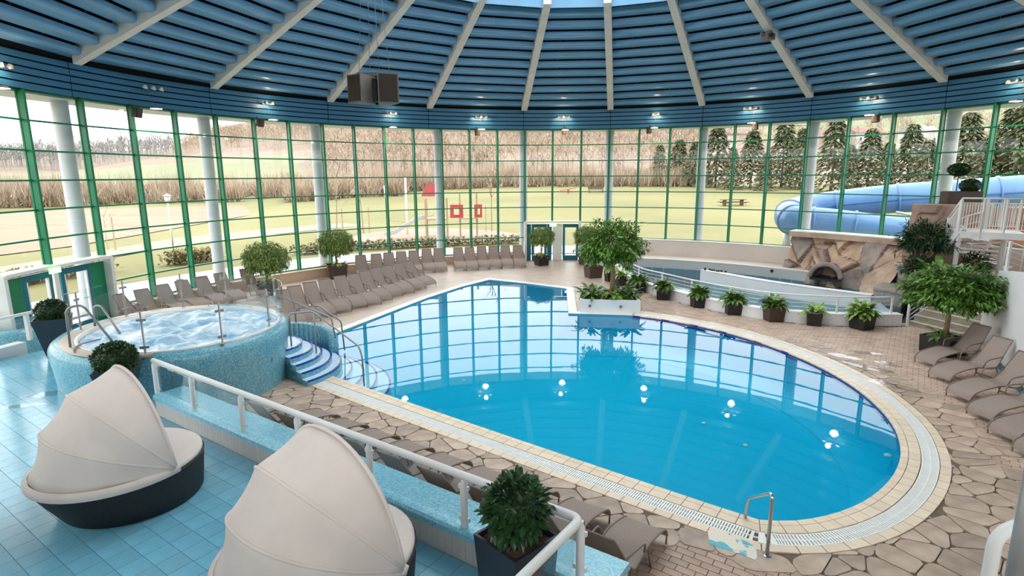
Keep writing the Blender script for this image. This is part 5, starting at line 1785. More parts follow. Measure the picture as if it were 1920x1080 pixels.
# potted tree by the wall
p = G(1782, 668, 0)
rt = tag(E('potted_tree', (p.x, p.y + 0.3, 0), 0.35), 'spreading potted tree with pale trunk beside the right white wall', 'potted tree')
taper_pot('planter', 0.85, 0.8, 0.5, 'planter_black', rt)
m = MB(); m.tube([(0, 0, 0.4), (0.03, 0, 0.9), (0.05, 0.02, 1.55)], [0.075, 0.065, 0.05], 9); m.obj('trunk', 'bark', rt, True)
f = O('crown', TREE2, 'leaf_tree', rt, (0.05, 0, 1.82)); f.scale = (0.97, 0.97, 0.80)
fan_plant(rt, 18, 0, 0, 0.5, 'leaf_mid', R1, el=(0, 1.1), spread=0.3, mesh=LEAF_C)

# ================================================================== METAL STAIR
ms = tag(E('metal_stair', (0, 0, 0)), 'white steel landing with spiral stair and barred railing', 'staircase')
SD = 19.8
cA, cB = PD(1798, 424, SD), PD(1925, 440, SD - 0.9)
cA.z = 3.05; cB.z = 3.05
lft = cA + Vector((-0.35, 1.6, -0.5))
dirx = (cB - cA).normalized(); back = Vector((-dirx.y, dirx.x, 0))
m = MB(); m.prism([(q.x, q.y) for q in (cA, cB, cB + back*1.5, cA + back*1.5)], 3.0, 3.05); m.obj('landing', 'white_paint', ms)
m = MB(); m.bar(cA + Vector((0, 0, -0.10)), cB + Vector((0, 0, -0.10)), 0.06, 0.22); m.obj('edge_beam', 'white_paint', ms)
def barred(a_, b_, h, n, z0=0.12, name='railing'):
    g = E(name, (0, 0, 0), 0, ms)
    m = MB(); m.tube([a_ + Vector((0, 0, h)), b_ + Vector((0, 0, h))], 0.028, 8); m.obj('top_rail', 'white_paint', g, True)
    m = MB(); m.bar(a_ + Vector((0, 0, h - 0.16)), b_ + Vector((0, 0, h - 0.16)), 0.03, 0.03); m.bar(a_ + Vector((0, 0, z0)), b_ + Vector((0, 0, z0)), 0.03, 0.03); m.obj('mid_rail', 'white_paint', g)
    for i in range(n + 1):
        q = a_.lerp(b_, i/n)
        big = i % 8 == 0
        m = MB(); m.box((q.x, q.y, q.z + (h + (0 if big else z0))/2 - (0 if big else 0.08)), (0.055 if big else 0.018, 0.055 if big else 0.018, h if big else h - z0 - 0.16)); m.obj('post' if big else 'baluster', 'white_paint', g)
barred(cA, cB, 1.15, 24)
lo = PD(1772, 455, SD + 0.6); lo.z = 2.35
barred(lo, cA, 1.15, 9)
m = MB(); m.bar(lo, cA, 0.06, 0.2); m.obj('stringer', 'white_paint', ms)
barred(cA + back*1.5 + dirx*0.9, cB + back*1.5, 1.1, 16)
q = cA + Vector((0.05, 0, 0)); m = MB(); m.box((q.x, q.y, 2.05), (0.1, 0.1, 1.95)); m.obj('leg', 'white_paint', ms)
cc = cA + dirx*1.4 + back*0.9; cc.z = 0
m = MB(); m.lathe([(0, 1.2), (0.09, 1.2), (0.09, 3.0), (0, 3.0)], 12); m.obj('centre_pole', 'white_paint', ms, True, loc=(cc.x, cc.y, 0))
for i in range(9):                                   # treads spiralling down under the landing
    a = math.radians(200 - i*22)
    z = 2.85 - i*0.165
    m = MB(); w_ = 0.30
    pts = [(cc.x + 0.09*math.cos(a - w_), cc.y + 0.09*math.sin(a - w_)), (cc.x + 1.35*math.cos(a - 0.22), cc.y + 1.35*math.sin(a - 0.22)), (cc.x + 1.35*math.cos(a + 0.22), cc.y + 1.35*math.sin(a + 0.22)), (cc.x + 0.09*math.cos(a + w_), cc.y + 0.09*math.sin(a + w_))]
    m.prism(pts, z - 0.05, z); m.obj('tread', 'white_paint', ms)
hel = [Vector((cc.x + 1.36*math.cos(math.radians(200 - i*11)), cc.y + 1.36*math.sin(math.radians(200 - i*11)), 3.75 - i*0.0825)) for i in range(19)]
m = MB(); m.tube(hel, 0.025, 8); m.obj('spiral_rail', 'white_paint', ms, True)
for off in (0.3, 0.5, 0.7):
    m = MB(); m.tube([h_ - Vector((0, 0, off)) for h_ in hel], 0.012, 5); m.obj('spiral_bar', 'white_paint', ms, True)
for i in range(0, 19, 2):
    h_ = hel[i]; m = MB(); m.box((h_.x, h_.y, h_.z - 0.45), (0.03, 0.03, 0.9)); m.obj('spiral_post', 'white_paint', ms)
M('brick_wall', srgb(176, 116, 92), 0.85, var=0.2, scale=5, bump=0.4, bscale=20)
q0_, q1_ = PD(1845, 440, 23.2), PD(2000, 450, 21.5)
bwl = MB(); bwl.bar(Vector((q0_.x, q0_.y, 1.85)), Vector((q1_.x, q1_.y, 1.85)), 0.3, 3.7)
struct(bwl.obj('wall_brick', 'brick_wall'), 'brown brick wall behind the metal stair')
# ---- gallery end rail at the lower right
gr_ = tag(E('gallery_rail', (0, 0, 0)), 'bent white tube rail beside the grey post at the lower right corner', 'railing')
m = MB(); m.tube(bend([PD(1935, 976, 4.0), PD(1868, 1000, 4.0), Vector((PD(1868, 1000, 4.0).x, PD(1868, 1000, 4.0).y, 0.0))], 0.14, 6), 0.045, 14); m.obj('rail', 'white_paint', gr_, True)
gp_ = MB(); q = PD(1928, 870, 3.4); q2 = PD(1893, 1090, 3.4)
gp_.tube([(q2.x, q2.y, 0.0), (q2.x, q2.y, 3.14)], 0.06, 16)
gp_ = MB(); q = PD(1927, 980, 3.4); gp_.tube([Vector((q.x, q.y, 0.0)), Vector((q.x, q.y, 4.9))], 0.06, 16)
tag(gp_.obj('grey_post', 'steel_grey', None, True), 'grey round metal post at the lower right corner', 'post')

# ================================================================== LAMPS, SPEAKERS
def lamp_cluster(px, py, n, lit, label):
    p = PC(px, py, RW - 0.45)
    a = ang(p)
    e = tag(E('spotlight_cluster', p, -math.radians(a)), label, 'spotlights', 'spotlight clusters on the blue fascia')
    m = MB(); m.box((0, 0.16, -0.03), (0.5, 0.04, 0.05)); m.box((0, 0.2, -0.03), (0.08, 0.18, 0.04)); m.obj('bracket', 'grey_plastic', e)
    for i in range(n):
        x = (i - (n - 1)/2)*0.34
        m = MB(); m.lathe([(0, 0.07), (0.05, 0.07), (0.10, -0.03), (0.10, -0.05)], 14); h = m.obj('lamp_head', 'white_paint' if not lit else 'grey_plastic', e, True, loc=(x, 0, 0)); h.rotation_euler = (0.35, 0, 0)
        m = MB(); m.lathe([(0, 0.012), (0.075, 0.006), (0.09, 0.0), (0, -0.02)], 14); o = m.obj('bulb', 'lamp_glow' if lit else 'white_paint', h, True, loc=(0, 0, -0.045))
    if lit:
        ld = bpy.data.lights.new('spotlight_glow', 'POINT'); ld.energy = 5; ld.color = (1, 0.72, 0.48); ld.shadow_soft_size = 0.12
        lo_ = bpy.data.objects.new('lamp_light', ld); COL.objects.link(lo_); lo_.parent = e; lo_.location = (0, -0.25, -0.02)
def pendant(px, py, label, lit=True):
    p = PC(px, py, RW - 0.75)
    e = tag(E('disc_lamp', p, -math.radians(ang(p))), label, 'lamp', 'disc lamps under the fascia')
    m = MB(); m.lathe([(0, 0.03), (0.16, 0.03), (0.2, 0.0), (0.2, -0.02)], 20); m.obj('shade', 'grey_plastic', e, True)
    m = MB(); m.lathe([(0, -0.03), (0.19, -0.021)], 20); m.obj('diffuser', 'lamp_glow', e)
    m = MB(); m.tube([(0, 0, 0.03), (0, 0.35, 0.62)], 0.006, 5); m.obj('cord', 'grey_plastic', e)
    ld = bpy.data.lights.new('disc_glow', 'SPOT'); ld.energy = 30; ld.color = (1, 0.82, 0.62); ld.shadow_soft_size = 0.18; ld.spot_size = 2.6; ld.spot_blend = 0.6
    lo_ = bpy.data.objects.new('lamp_light', ld); COL.objects.link(lo_); lo_.parent = e; lo_.location = (0, 0, -0.06)
places = ['at the left frame edge', 'second from the left doors', 'above the two round fig trees', 'right of the hanging loudspeakers', 'left of the far doors', 'above the far doors', 'right of the big tree', 'above the conifers', 'above the blue slide', 'at the right frame edge']
cl = [(0, 120, 3, True), (287, 165, 3, False), (505, 193, 2, True), (737, 212, 2, True), (902, 219, 3, True), (1057, 219, 3, True), (1230, 214, 2, True), (1407, 203, 3, True), (1628, 184, 3, True), (1900, 152, 2, True)]
for (px, py, n, lit), w_ in zip(cl, places):
    lamp_cluster(px, py, n, lit, ('cluster of warm ceiling spotlights ' if lit else 'unlit cluster of white spotlights ') + w_)
pd_ = [(2, 164), (293, 203), (512, 224), (737, 238), (903, 242), (1060, 243), (1227, 239), (1409, 230), (1630, 215), (1905, 189)]
for (px, py), w_ in zip(pd_, places):
    pendant(px, py, 'small glowing disc lamp below the fascia ' + w_)
for (px, py), w_ in zip(((257, 211), (488, 230), (895, 248), (1058, 246), (1217, 244), (1416, 237), (1642, 222)), ('above the street lamp', 'above the green hill', 'left of the far doors', 'above the far doors', 'right of the big tree', 'above the conifers', 'above the blue slide')):
    p = PC(px, py, RW - 0.5)
    e = tag(E('wall_speaker', p, -math.radians(ang(p))), 'small black box speaker at the top of the glass ' + w_, 'speaker', 'small box speakers at the glass head')
    m = MB(); m.box((0, 0, 0), (0.26, 0.22, 0.34), mat=Matrix.Rotation(0.25, 3, 'X')); m.obj('cabinet', 'black_plastic', e)
    m = MB(); m.box((0, -0.115, -0.02), (0.22, 0.01, 0.28), mat=Matrix.Rotation(0.25, 3, 'X')); m.obj('grille', 'speaker_grille', e)
    m = MB(); m.tube([(0, 0.1, 0.12), (0, 0.28, 0.3)], 0.02, 6); m.obj('bracket', 'black_plastic', e)
# hanging loudspeaker pair
spk = tag(E('hanging_loudspeakers', PD(702, 168, 13.2)), 'pair of large grey-brown loudspeakers hanging under the ceiling', 'loudspeakers')
def cab(x, y, rz, wd, h, dp):
    c_ = E('loudspeaker', (x, y, 0), rz, spk)
    m = MB(); hw = wd/2
    # trapezoid cabinet: wide front, narrow back
    P = [(-hw, -dp/2), (hw, -dp/2), (hw*0.55, dp/2), (-hw*0.55, dp/2)]
    m.prism(P, -h/2, h/2); m.obj('cabinet', 'speaker_body', c_)
    m = MB(); m.box((0, -dp/2 - 0.004, 0), (wd*0.86, 0.02, h*0.9)); m.obj('grille', 'speaker_grille', c_)
cab(-0.26, 0.0, -0.62, 0.46, 0.62, 0.52)
cab(0.27, -0.02, 0.42, 0.48, 0.66, 0.52)
m = MB(); m.box((0.0, 0.12, 0), (0.10, 0.2, 0.5)); m.obj('terminal_plate', 'black_plastic', spk)
for x in (-0.35, -0.1, 0.12, 0.36):
    m = MB(); m.tube([(x, 0.05, 0.3), (x*0.6, 0.1, 2.3)], 0.006, 5); m.obj('hanging_wire', 'steel_grey', spk)
m = MB(); m.bar((-0.4, 0.05, 0.36), (0.4, 0.05, 0.36), 0.05, 0.05); m.obj('hanger_bar', 'grey_plastic', spk)
# device on the right beam
bq = None
for i in range(400):
    r_ = 16.4 - i*0.018
    p = pol(r_, BA[7], zb(r_))
    zc = p.y*math.cos(PITCH) - (p.z - CH)*math.sin(PITCH)
    y_ = 540 + FPX*(-((p.z - CH)*math.cos(PITCH) + p.y*math.sin(PITCH)))/zc
    if y_ < 62: bq = p; break
pj = tag(E('beam_projector', bq, 0.4), 'grey projector unit with arm clamped under a ceiling beam', 'projector')
m = MB(); m.box((0, 0, -0.22), (0.42, 0.34, 0.24)); m.obj('housing', 'grey_plastic', pj)
m = MB(); m.lathe([(0, 0), (0.07, 0), (0.08, 0.12), (0, 0.12)], 14); o = m.obj('lens', 'black_plastic', pj, True, loc=(-0.1, -0.2, -0.2)); o.rotation_euler = (PI/2, 0, 0)
m = MB(); m.box((0, 0, -0.05), (0.12, 0.3, 0.12)); m.tube([(-0.2, 0, -0.15), (-0.42, 0.0, -0.1)], 0.05, 8); m.obj('clamp_arm', 'grey_plastic', pj)

# ---- puddles left on the stone and tile floors
glass_mat('puddle_film', (0.9, 0.9, 0.9, 1), 1.33, 0.03)
rpd = random.Random(8)
def puddle(px, py, z, rx, ry, rot, label):
    p = G(px, py, z)
    n = 22
    m = MB()
    pts = []
    for i in range(n):
        a = 2*PI*i/n
        f = 1 + 0.55*noise.noise((math.cos(a)*1.8 + px*0.37, math.sin(a)*1.8, 0.5))
        x, y = rx*math.cos(a)*f, ry*math.sin(a)*f
        pts.append((x*math.cos(rot) - y*math.sin(rot), x*math.sin(rot) + y*math.cos(rot)))
    m = flat([pts], 0.0)
    o = m.obj('puddle', 'puddle_film', None, loc=(p.x, p.y, z + 0.003))
    tag(o, label, 'puddle', 'puddles on the floor')
puddle(1582, 668, 0.023, 0.42, 0.16, -0.7, 'glinting puddle on the paving, farthest of those by the right coping')
puddle(1625, 662, 0.023, 0.32, 0.14, -0.3, 'glinting puddle on the paving nearest the kerb end pot')
puddle(1635, 690, 0.023, 0.6, 0.18, -0.95, 'long glinting puddle on the paving beside the right coping')
puddle(1668, 683, 0.023, 0.35, 0.15, -1.1, 'curved glinting puddle on the paving nearest the right loungers')
puddle(1670, 722, 0.023, 0.5, 0.2, -0.9, 'glinting puddle on the paving, nearest of those by the right coping')
puddle(92, 738, DZ + 0.001, 0.4, 0.2, 0.5, 'puddle on the blue tiles beside the hot tub wall')
puddle(35, 762, DZ + 0.001, 0.45, 0.13, 0.3, 'shallow puddle on the blue tiles at the left edge')

# ================================================================== OUTSIDE
XC = [-260, 100, 300, 440, 560, 700, 1000, 1300, 1600, 1900, 2300]
DC = [60, 110, 160, 240, 340, 480, 900, 1600]
YT = [  # photo rows of the ground at those distances, per column
    [None, None, 366, 348, 332, 313, 290, 284],
    [None, None, 366, 343, 324, 311, 291, 284],
    [None, None, 362, 334, 303, 292, 285, 282],
    [None, None, 358, 322, 290, 264, 242, 236],
    [None, 372, 350, 314, 282, 252, 215, 205],
    [None, 362, 332, 280, 232, 190, 130, 120],
    [None, 352, 322, 272, 225, 180, 120, 110],
    [None, 352, 326, 282, 240, 200, 140, 130],
    [None, 354, 326, 286, 246, 210, 160, 150],
    [None, 356, 326, 286, 242, 205, 150, 140],
    [None, 358, 326, 286, 242, 205, 150, 140]]
ZT = []
for ci, xc in enumerate(XC):
    row = []
    for d, y in zip(DC, YT[ci]):
        if y is None: row.append(0.3)
        else:
            r_ = ray(xc, y); row.append(max(0.3, CH + r_.z/math.hypot(r_.x, r_.y)*d))
    ZT.append(row)
def ground(x, y):
    d = math.hypot(x, y)
    if y <= 0.2*abs(x) or d < 40: 
        return 0.3 if d < 200 else 0.3 + (d - 200)*0.03
    px = 960 + FPX*x/(y*math.cos(PITCH))*1.0
    px = max(XC[0], min(XC[-1], px))
    i = 0
    while i < len(XC) - 2 and px > XC[i + 1]: i += 1
    t = (px - XC[i])/(XC[i + 1] - XC[i]); t = t*t*(3 - 2*t)
    def col(r):
        if d <= DC[0]: return r[0]
        for k in range(len(DC) - 1):
            if d <= DC[k + 1]:
                s = (d - DC[k])/(DC[k + 1] - DC[k])
                return r[k] + (r[k + 1] - r[k])*s
        return r[-1]
    return col(ZT[i])*(1 - t) + col(ZT[i + 1])*t
RR = [17.5, 22, 28, 36, 46, 56, 66, 78, 92, 106, 118, 130, 145, 160, 180, 205, 235, 270, 310, 350, 400, 470, 560, 700, 900, 1500]
TA = [i*2.0 for i in range(180)]
tm = MB()
for r in RR:
    for a in TA:
        p = pol(r, a)
        z = ground(p.x, p.y)
        tm.v.append((p.x, p.y, z + (noise.noise((p.x*0.02, p.y*0.02, 0))*1.2 if r > 120 else 0)))
nA = len(TA)
tm.f = [(k*nA + i, (k + 1)*nA + i, (k + 1)*nA + (i + 1) % nA, k*nA + (i + 1) % nA) for k in range(len(RR) - 1) for i in range(nA)]
tm.up = True
me = tm.mesh('ground', True)
for n_ in ('grass', 'hill_grass', 'scrub_ground'): me.materials.append(MATS[n_])
for pl in me.polygons:
    c = pl.center
    d = math.hypot(c.x, c.y); a = math.degrees(math.atan2(c.x, c.y))
    k = 0
    if d > 125: k = 1 if a < -20.5 else 2
    if d > 330 and a < -20.5: k = 2
    if d > 190 and a > 24: k = 1
    pl.material_index = k
    if pl.normal.z < 0: pl.flip()
gnd = bpy.data.objects.new('ground', me); COL.objects.link(gnd)
struct(gnd, 'meadows and hillside around the pool hall')
def patch(name, pix, z, mat, label, h=0.05):
    m = flat([[G(x, y, z).to_2d() for x, y in pix]], z)
    return struct(m.obj(name, mat), label)
patch('floor_field', [(-300, 520), (0, 478), (130, 462), (260, 440), (400, 415), (500, 398), (560, 389), (600, 378), (400, 377), (200, 379), (0, 381), (-300, 384)], 0.36, 'field', 'tan ploughed field outside on the left')
patch('floor_path', [(-200, 528), (0, 500), (150, 476), (330, 446), (480, 431), (600, 421), (720, 414), (720, 420), (600, 430), (480, 444), (330, 461), (150, 493), (0, 519), (-200, 552)], 0.34, 'path', 'pale footpath across the lawn')
patch('floor_sandpit', [(645, 447), (690, 436), (760, 429), (850, 428), (930, 432), (985, 440), (990, 446), (950, 450), (860, 455), (770, 459), (690, 461), (650, 456)], 0.34, 'sand', 'round sandy playground surface')
m = MB(); curved_wall(m, 17.5, 21.3, 0.28, 0.36, -124, 8, 60)
struct(m.obj('floor_outdoor', 'terrace'), 'pale paved terrace outside the glass')
m = MB(); curved_wall(m, 17.5, 18.6, 0.28, 0.36, 8, 90, 30)
struct(m.obj('floor_outdoor_strip', 'terrace'), 'pale gravel strip outside the glass')
# ---- bare woods, nobody could count them
rw_ = random.Random(21)
def bare_tree(m, x, y, z, h, rnd, tw=34, wsc=1.0):
    r0 = h*0.013*wsc
    top = Vector((x + rnd.uniform(-.3, .3), y, z + h*0.75))
    b_ = Vector((x, y, z - 0.5))
    m.tube([b_, top], [r0*1.1, r0*0.5], 3, cap=False)
    for i in range(9):
        t = rnd.uniform(0.3, 1.0)
        s = b_.lerp(top, t)
        a = rnd.uniform(0, 2*PI)
        L = h*rnd.uniform(0.2, 0.38)
        e_ = s + Vector((math.cos(a)*L*0.7, math.sin(a)*L*0.7, L*rnd.uniform(0.45, 0.9)))
        q = (e_ - s).cross(Vector((0, 0, 1))).normalized()*r0*0.6
        m.add([s - q, s + q, e_], [(0, 1, 2)])
        for k in range(tw//9):
            s2 = s.lerp(e_, rnd.uniform(0.3, 1))
            a2 = rnd.uniform(0, 2*PI)
            L2 = h*rnd.uniform(0.07, 0.16)
            e2 = s2 + Vector((math.cos(a2)*L2, math.sin(a2)*L2, L2*rnd.uniform(-0.1, 1.1)))
            q2 = Vector((-math.sin(a2), math.cos(a2), 0.2))*r0*0.55
            m.add([s2 - q2, s2 + q2, e2], [(0, 1, 2)])
def bare_bush(m, x, y, z, h, rnd, tw=70):
    for i in range(tw):
        a = rnd.uniform(0, 2*PI)
        e_ = rnd.uniform(0.35, 1.5)
        L = h*rnd.uniform(0.45, 1.0)
        b_ = Vector((x + rnd.uniform(-.5, .5)*h*0.5, y + rnd.uniform(-.5, .5)*h*0.5, z - 0.1 + rnd.uniform(0, 0.4)*h*rnd.random()))
        t_ = b_ + Vector((math.cos(a)*math.cos(e_)*L*0.8, math.sin(a)*math.cos(e_)*L*0.8, math.sin(e_)*L))
        q = Vector((-math.sin(a), math.cos(a), 0))*h*0.02
        m.add([b_ - q, b_ + q, t_], [(0, 1, 2)])
def at_px(px, d):
    r_ = ray(px, 330)
    hl = math.hypot(r_.x, r_.y)
    x, y = r_.x/hl*d, r_.y/hl*d
    return x, y, ground(x, y)
def wood(name, n, xr, dr_, hr_, label, mat='bare_twig', wsc=0.8, tw=81):
    m = MB()
    for _ in range(n):
        d = math.sqrt(rw_.uniform(dr_[0]**2, dr_[1]**2))
        x, y, z = at_px(rw_.uniform(*xr), d)
        if wsc > 1.5: bare_bush(m, x, y, z, rw_.uniform(*hr_), rw_)
        else: bare_tree(m, x, y, z, rw_.uniform(*hr_), rw_, tw, wsc)
    m.up = True
    o = O(name, m.mesh(name), mat)
    tag(o, label, 'woodland', kind='stuff')
wood('bare_woodland', 1500, (590, 1330), (122, 400), (7, 13), 'brown leafless woodland on the slope behind the lawn')
wood('bare_woodland', 520, (330, 640), (350, 620), (9, 15), 'brown leafless woodland along the top of the green hill')
wood('bare_woodland', 420, (1280, 2050), (175, 420), (7, 12), 'scattered leafless trees on the slope behind the conifers')
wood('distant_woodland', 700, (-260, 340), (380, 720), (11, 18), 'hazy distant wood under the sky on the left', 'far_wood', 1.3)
wood('bare_hedgerow', 420, (-260, 565), (118, 150), (2.6, 5.5), 'leafless hedgerow along the far side of the field', wsc=1.6)
wood('bare_scrub', 300, (540, 760), (100, 128), (2.0, 5.0), 'leafless scrub at the edge of the lawn behind the playground', wsc=1.6)
wood('bare_scrub', 420, (760, 1330), (112, 128), (2.0, 4.5), 'strip of leafless scrub at the foot of the wooded slope', wsc=1.6)
# ---- hedge strips outside the terrace
def hedge(name, pix, z, h, label, n=900):
    P = [G(x, y, z) for x, y in pix]
    m = MB()
    for _ in range(n):
        i = rw_.randrange(len(P) - 1)
        q = P[i].lerp(P[i + 1], rw_.random()) + Vector((rw_.uniform(-.5, .5), rw_.uniform(-.5, .5), rw_.uniform(0, h)))
        add_leaf(m, q, Vector((rw_.uniform(-1, 1), rw_.uniform(-1, 1), rw_.uniform(0, 1))), 0.3, 0.16)
    m.up = True
    o = O(name, m.mesh(name), 'dry_hedge')
    tag(o, label, 'hedge', kind='stuff')
hedge('dry_hedge', [(320, 498), (360, 493), (405, 488)], 0.3, 0.7, 'short dry hedge beside the street lamp', 700)
hedge('dry_hedge', [(560, 478), (640, 470), (760, 465), (860, 460), (985, 456)], 0.3, 0.5, 'long dry hedge strip beyond the terrace', 2200)
hedge('dry_hedge', [(0, 545), (60, 530), (200, 512)], 0.3, 0.6, 'dry hedge outside the left doors', 900)
# ---- conifers
def conifer_mesh(seed):
    rc = random.Random(seed)
    m = MB()
    m.tube([(0, 0, 0), (0, 0, 0.95)], [0.018, 0.004], 5)
    for i in range(950):
        t = rc.random()**0.8
        z = 0.04 + 0.95*t
        R = 0.27*(1 - t)**0.85 + 0.008
        a = rc.uniform(0, 2*PI)
        rr = R*rc.uniform(0.25, 1.08)
        p = Vector((math.cos(a)*rr, math.sin(a)*rr, z - 0.10*rr))
        add_leaf(m, p, Vector((math.cos(a), math.sin(a), -0.25)), 0.085*rc.uniform(0.6, 1.2), 0.042, droop=0.25)
    m.up = True
    me = m.mesh('conifer'); setm(me, 'conifer')
    return me
CM = [conifer_mesh(1), conifer_mesh(2), conifer_mesh(3)]
con = [(1236, 268, 116), (1272, 258, 118), (1302, 262, 114), (1342, 226, 112), (1372, 272, 106), (1408, 240, 110), (1436, 282, 104), (1466, 218, 112), (1500, 236, 108), (1560, 216, 102), (1590, 268, 98), (1628, 236, 100), (1662, 262, 96), (1702, 228, 98), (1735, 258, 94), (1806, 206, 96), (1845, 250, 92), (1884, 196, 94), (1915, 182, 92)]
cw = ['left edge of the conifer row', 'second from the left in the conifer row', 'third from the left in the conifer row', 'before the white villa', 'short one right of the white villa', 'medium one behind the picnic table', 'small low one right of the picnic table', 'tall one left of the slide bend', 'right of the tallest left pair', 'tall one above the slide bend', 'short one behind the slide bend', 'above the slide between two columns', 'short one above the slide', 'tall one left of the brown trough', 'short one left of the column by the trough', 'directly behind the small topiary tree', 'short one right of the topiary tree', 'tall one near the right frame edge', 'tallest at the right frame edge']
for i, (px, yt, d) in enumerate(con):
    x, y, z = at_px(px, d)
    r_ = ray(px, yt); zt = CH + r_.z/math.hypot(r_.x, r_.y)*d
    h = zt - z
    e = tag(E('conifer', (x, y, z - 0.2), i*1.3), 'dark green conifer outside, ' + cw[i], 'conifer', 'conifers beyond the lawn')
    o = O('foliage', CM[i % 3], 'conifer', e); wv = rw_.uniform(0.95, 1.2)
    o.scale = (h*wv, h*wv, h)
    m = MB(); m.tube([(0, 0, -0.5), (0, 0, h*0.3)], [h*0.022, h*0.015], 6); m.obj('trunk', 'bark_dark', e)
# ---- houses on the slope
def house(px, d, wd, dp, h, wall, roof, label, rz=0.3, rh=2.2, dz=0.0):
    x, y, z = at_px(px, d)
    e = tag(E('house', (x, y, z + dz), rz), label, 'house')
    MB().box((0, 0, h/2 - 1), (wd, dp, h + 2)).obj('wall', wall, e)
    m = MB(); a, b = wd/2 + 0.5, dp/2 + 0.5
    m.add([(-a, -b, h), (a, -b, h), (a, b, h), (-a, b, h), (-a, 0, h + rh), (a, 0, h + rh)], [(0, 1, 5, 4), (2, 3, 4, 5), (0, 4, 3), (1, 2, 5), (0, 3, 2, 1)]); m.obj('roof', roof, e)
    for i in range(3):
        for fz in range(max(1, int(h//2.8))):
            f = MB().box((-wd/2 + wd*(i + 0.5)/3, -dp/2 - 0.03, 1.5 + fz*2.8), (1.1, 0.08, 1.3)).obj('window', 'white_paint', e)
            MB().box((-wd/2 + wd*(i + 0.5)/3, -dp/2 - 0.08, 1.5 + fz*2.8), (0.9, 0.04, 1.1)).obj('pane', 'window_dark', f)
    MB().box((wd*0.25, dp*0.1, h + rh*0.7), (0.7, 0.7, 1.6)).obj('chimney', wall, e)
house(1362, 300, 17, 9, 6, 'house_white', 'roof_grey', 'large white villa at the top of the slope behind the conifers', 0.1, 2.5, 6)
house(1345, 230, 10, 7, 3.6, 'house_white', 'roof_grey', 'small white house below the large villa')
house(1490, 290, 8, 7, 5.5, 'house_white', 'roof_grey', 'white house between the tall conifers', -0.2, 2.0, 8)
house(1540, 240, 12, 8, 3.4, 'house_pink', 'roof_red', 'red roofed house above the slide bend', -0.15, 2.4, 2)
house(1608, 250, 12, 8, 3.6, 'house_white', 'roof_red', 'red roofed white house right of the slide bend', 0.2, 2.2, 2)
house(1712, 245, 9, 7, 4.2, 'house_white', 'roof_grey', 'white house behind the conifer left of the trough', 0.1, 2.0, 2)
# ---- street lamp
p = G(328, 492, 0.3)
sl = tag(E('street_lamp', p), 'thin white street lamp on the lawn outside', 'street lamp')
r_ = ray(313, 368); hl = math.hypot(p.x, p.y); zt = CH + r_.z/math.hypot(r_.x, r_.y)*hl - 0.3
m = MB(); m.tube([(0, 0, 0), (0, 0, zt - 0.3)], [0.055, 0.04], 8); m.obj('pole', 'galvanised', sl, True)
m = MB(); m.lathe([(0, 0), (0.12, 0.03), (0.16, 0.3), (0, 0.42)], 12); m.obj('lantern', 'white_paint', sl, True, loc=(0, 0, zt - 0.35))
m = MB(); m.lathe([(0.22, 0), (0.0, 0.14)], 12); m.obj('cap', 'galvanised', sl, True, loc=(0, 0, zt + 0.02))
# ---- young trees with stakes
for (px, py, h, lab) in ((203, 470, 2.6, 'small budding young tree outside near the left doors'), (632, 443, 6.0, 'staked young leafless tree on the lawn left of the sandpit'), (682, 437, 6.0, 'staked young leafless tree at the left edge of the sandpit'), (922, 434, 6.2, 'staked young leafless tree right of the playground')):
    p = G(px, py, 0.3)
    e = tag(E('young_tree', p), lab, 'young tree', 'young trees on the lawn')
    m = MB(); bare_tree(m, 0, 0, 0.5, h, rw_, 60, 0.8); m.up = True; O('branches', m.mesh('young_tree'), 'bare_twig', e)
    for dx in (-0.5, 0.5):
        m = MB(); m.tube([(dx, 0, 0), (dx, 0, 2.2)], 0.05, 6); m.obj('stake', 'play_wood', e)
# ---- playground
p = G(800, 447, 0.33)
pg = tag(E('playground_tower', p, 0.1), 'wooden playground tower with red panels and a steel slide', 'playground tower')
for x in (0.0, 1.6):
    for y in (0, 1.6):
        m = MB(); m.box((x, y, 1.5), (0.14, 0.14, 3.0)); m.obj('post', 'play_wood', pg)
for x in (2.6, 3.9):
    m = MB(); m.box((x, 0.2, 1.7), (0.14, 0.14, 3.4)); m.obj('post', 'play_wood', pg)
m = MB(); m.box((0.8, 0.8, 1.45), (1.7, 1.7, 0.12)); m.obj('platform', 'play_wood', pg)
m = MB(); m.box((3.25, 0.2, 1.5), (1.4, 0.9, 0.1)); m.obj('bridge', 'play_wood', pg)
for (x, wd, z, h) in ((2.35, 1.0, 2.05, 1.0), (4.0, 0.6, 2.05, 1.0)):
    m = MB()
    m.box((x - wd*0.36, -0.05, z), (wd*0.28, 0.06, h)); m.box((x + wd*0.36, -0.05, z), (wd*0.28, 0.06, h)); m.box((x, -0.05, z + h*0.38), (wd*0.5, 0.06, h*0.24)); m.box((x, -0.05, z - h*0.38), (wd*0.5, 0.06, h*0.24)); m.obj('red_panel', 'play_red', pg)
m = MB(); m.add([(-0.3, -0.1, 3.2), (1.2, -0.1, 3.2), (1.2, 0.1, 3.2), (-0.3, 0.1, 3.2), (0.1, 0, 4.1), (0.8, 0, 4.1)], [(0, 1, 5, 4), (2, 3, 4, 5), (0, 4, 3), (1, 2, 5), (3, 2, 1, 0)]); m.obj('red_roof', 'play_red', pg)
ch = MB()
cpts = [Vector((0, 0.5, 1.55)), Vector((-0.6, 0.3, 1.45)), Vector((-2.4, -0.2, 0.45)), Vector((-3.1, -0.4, 0.3))]
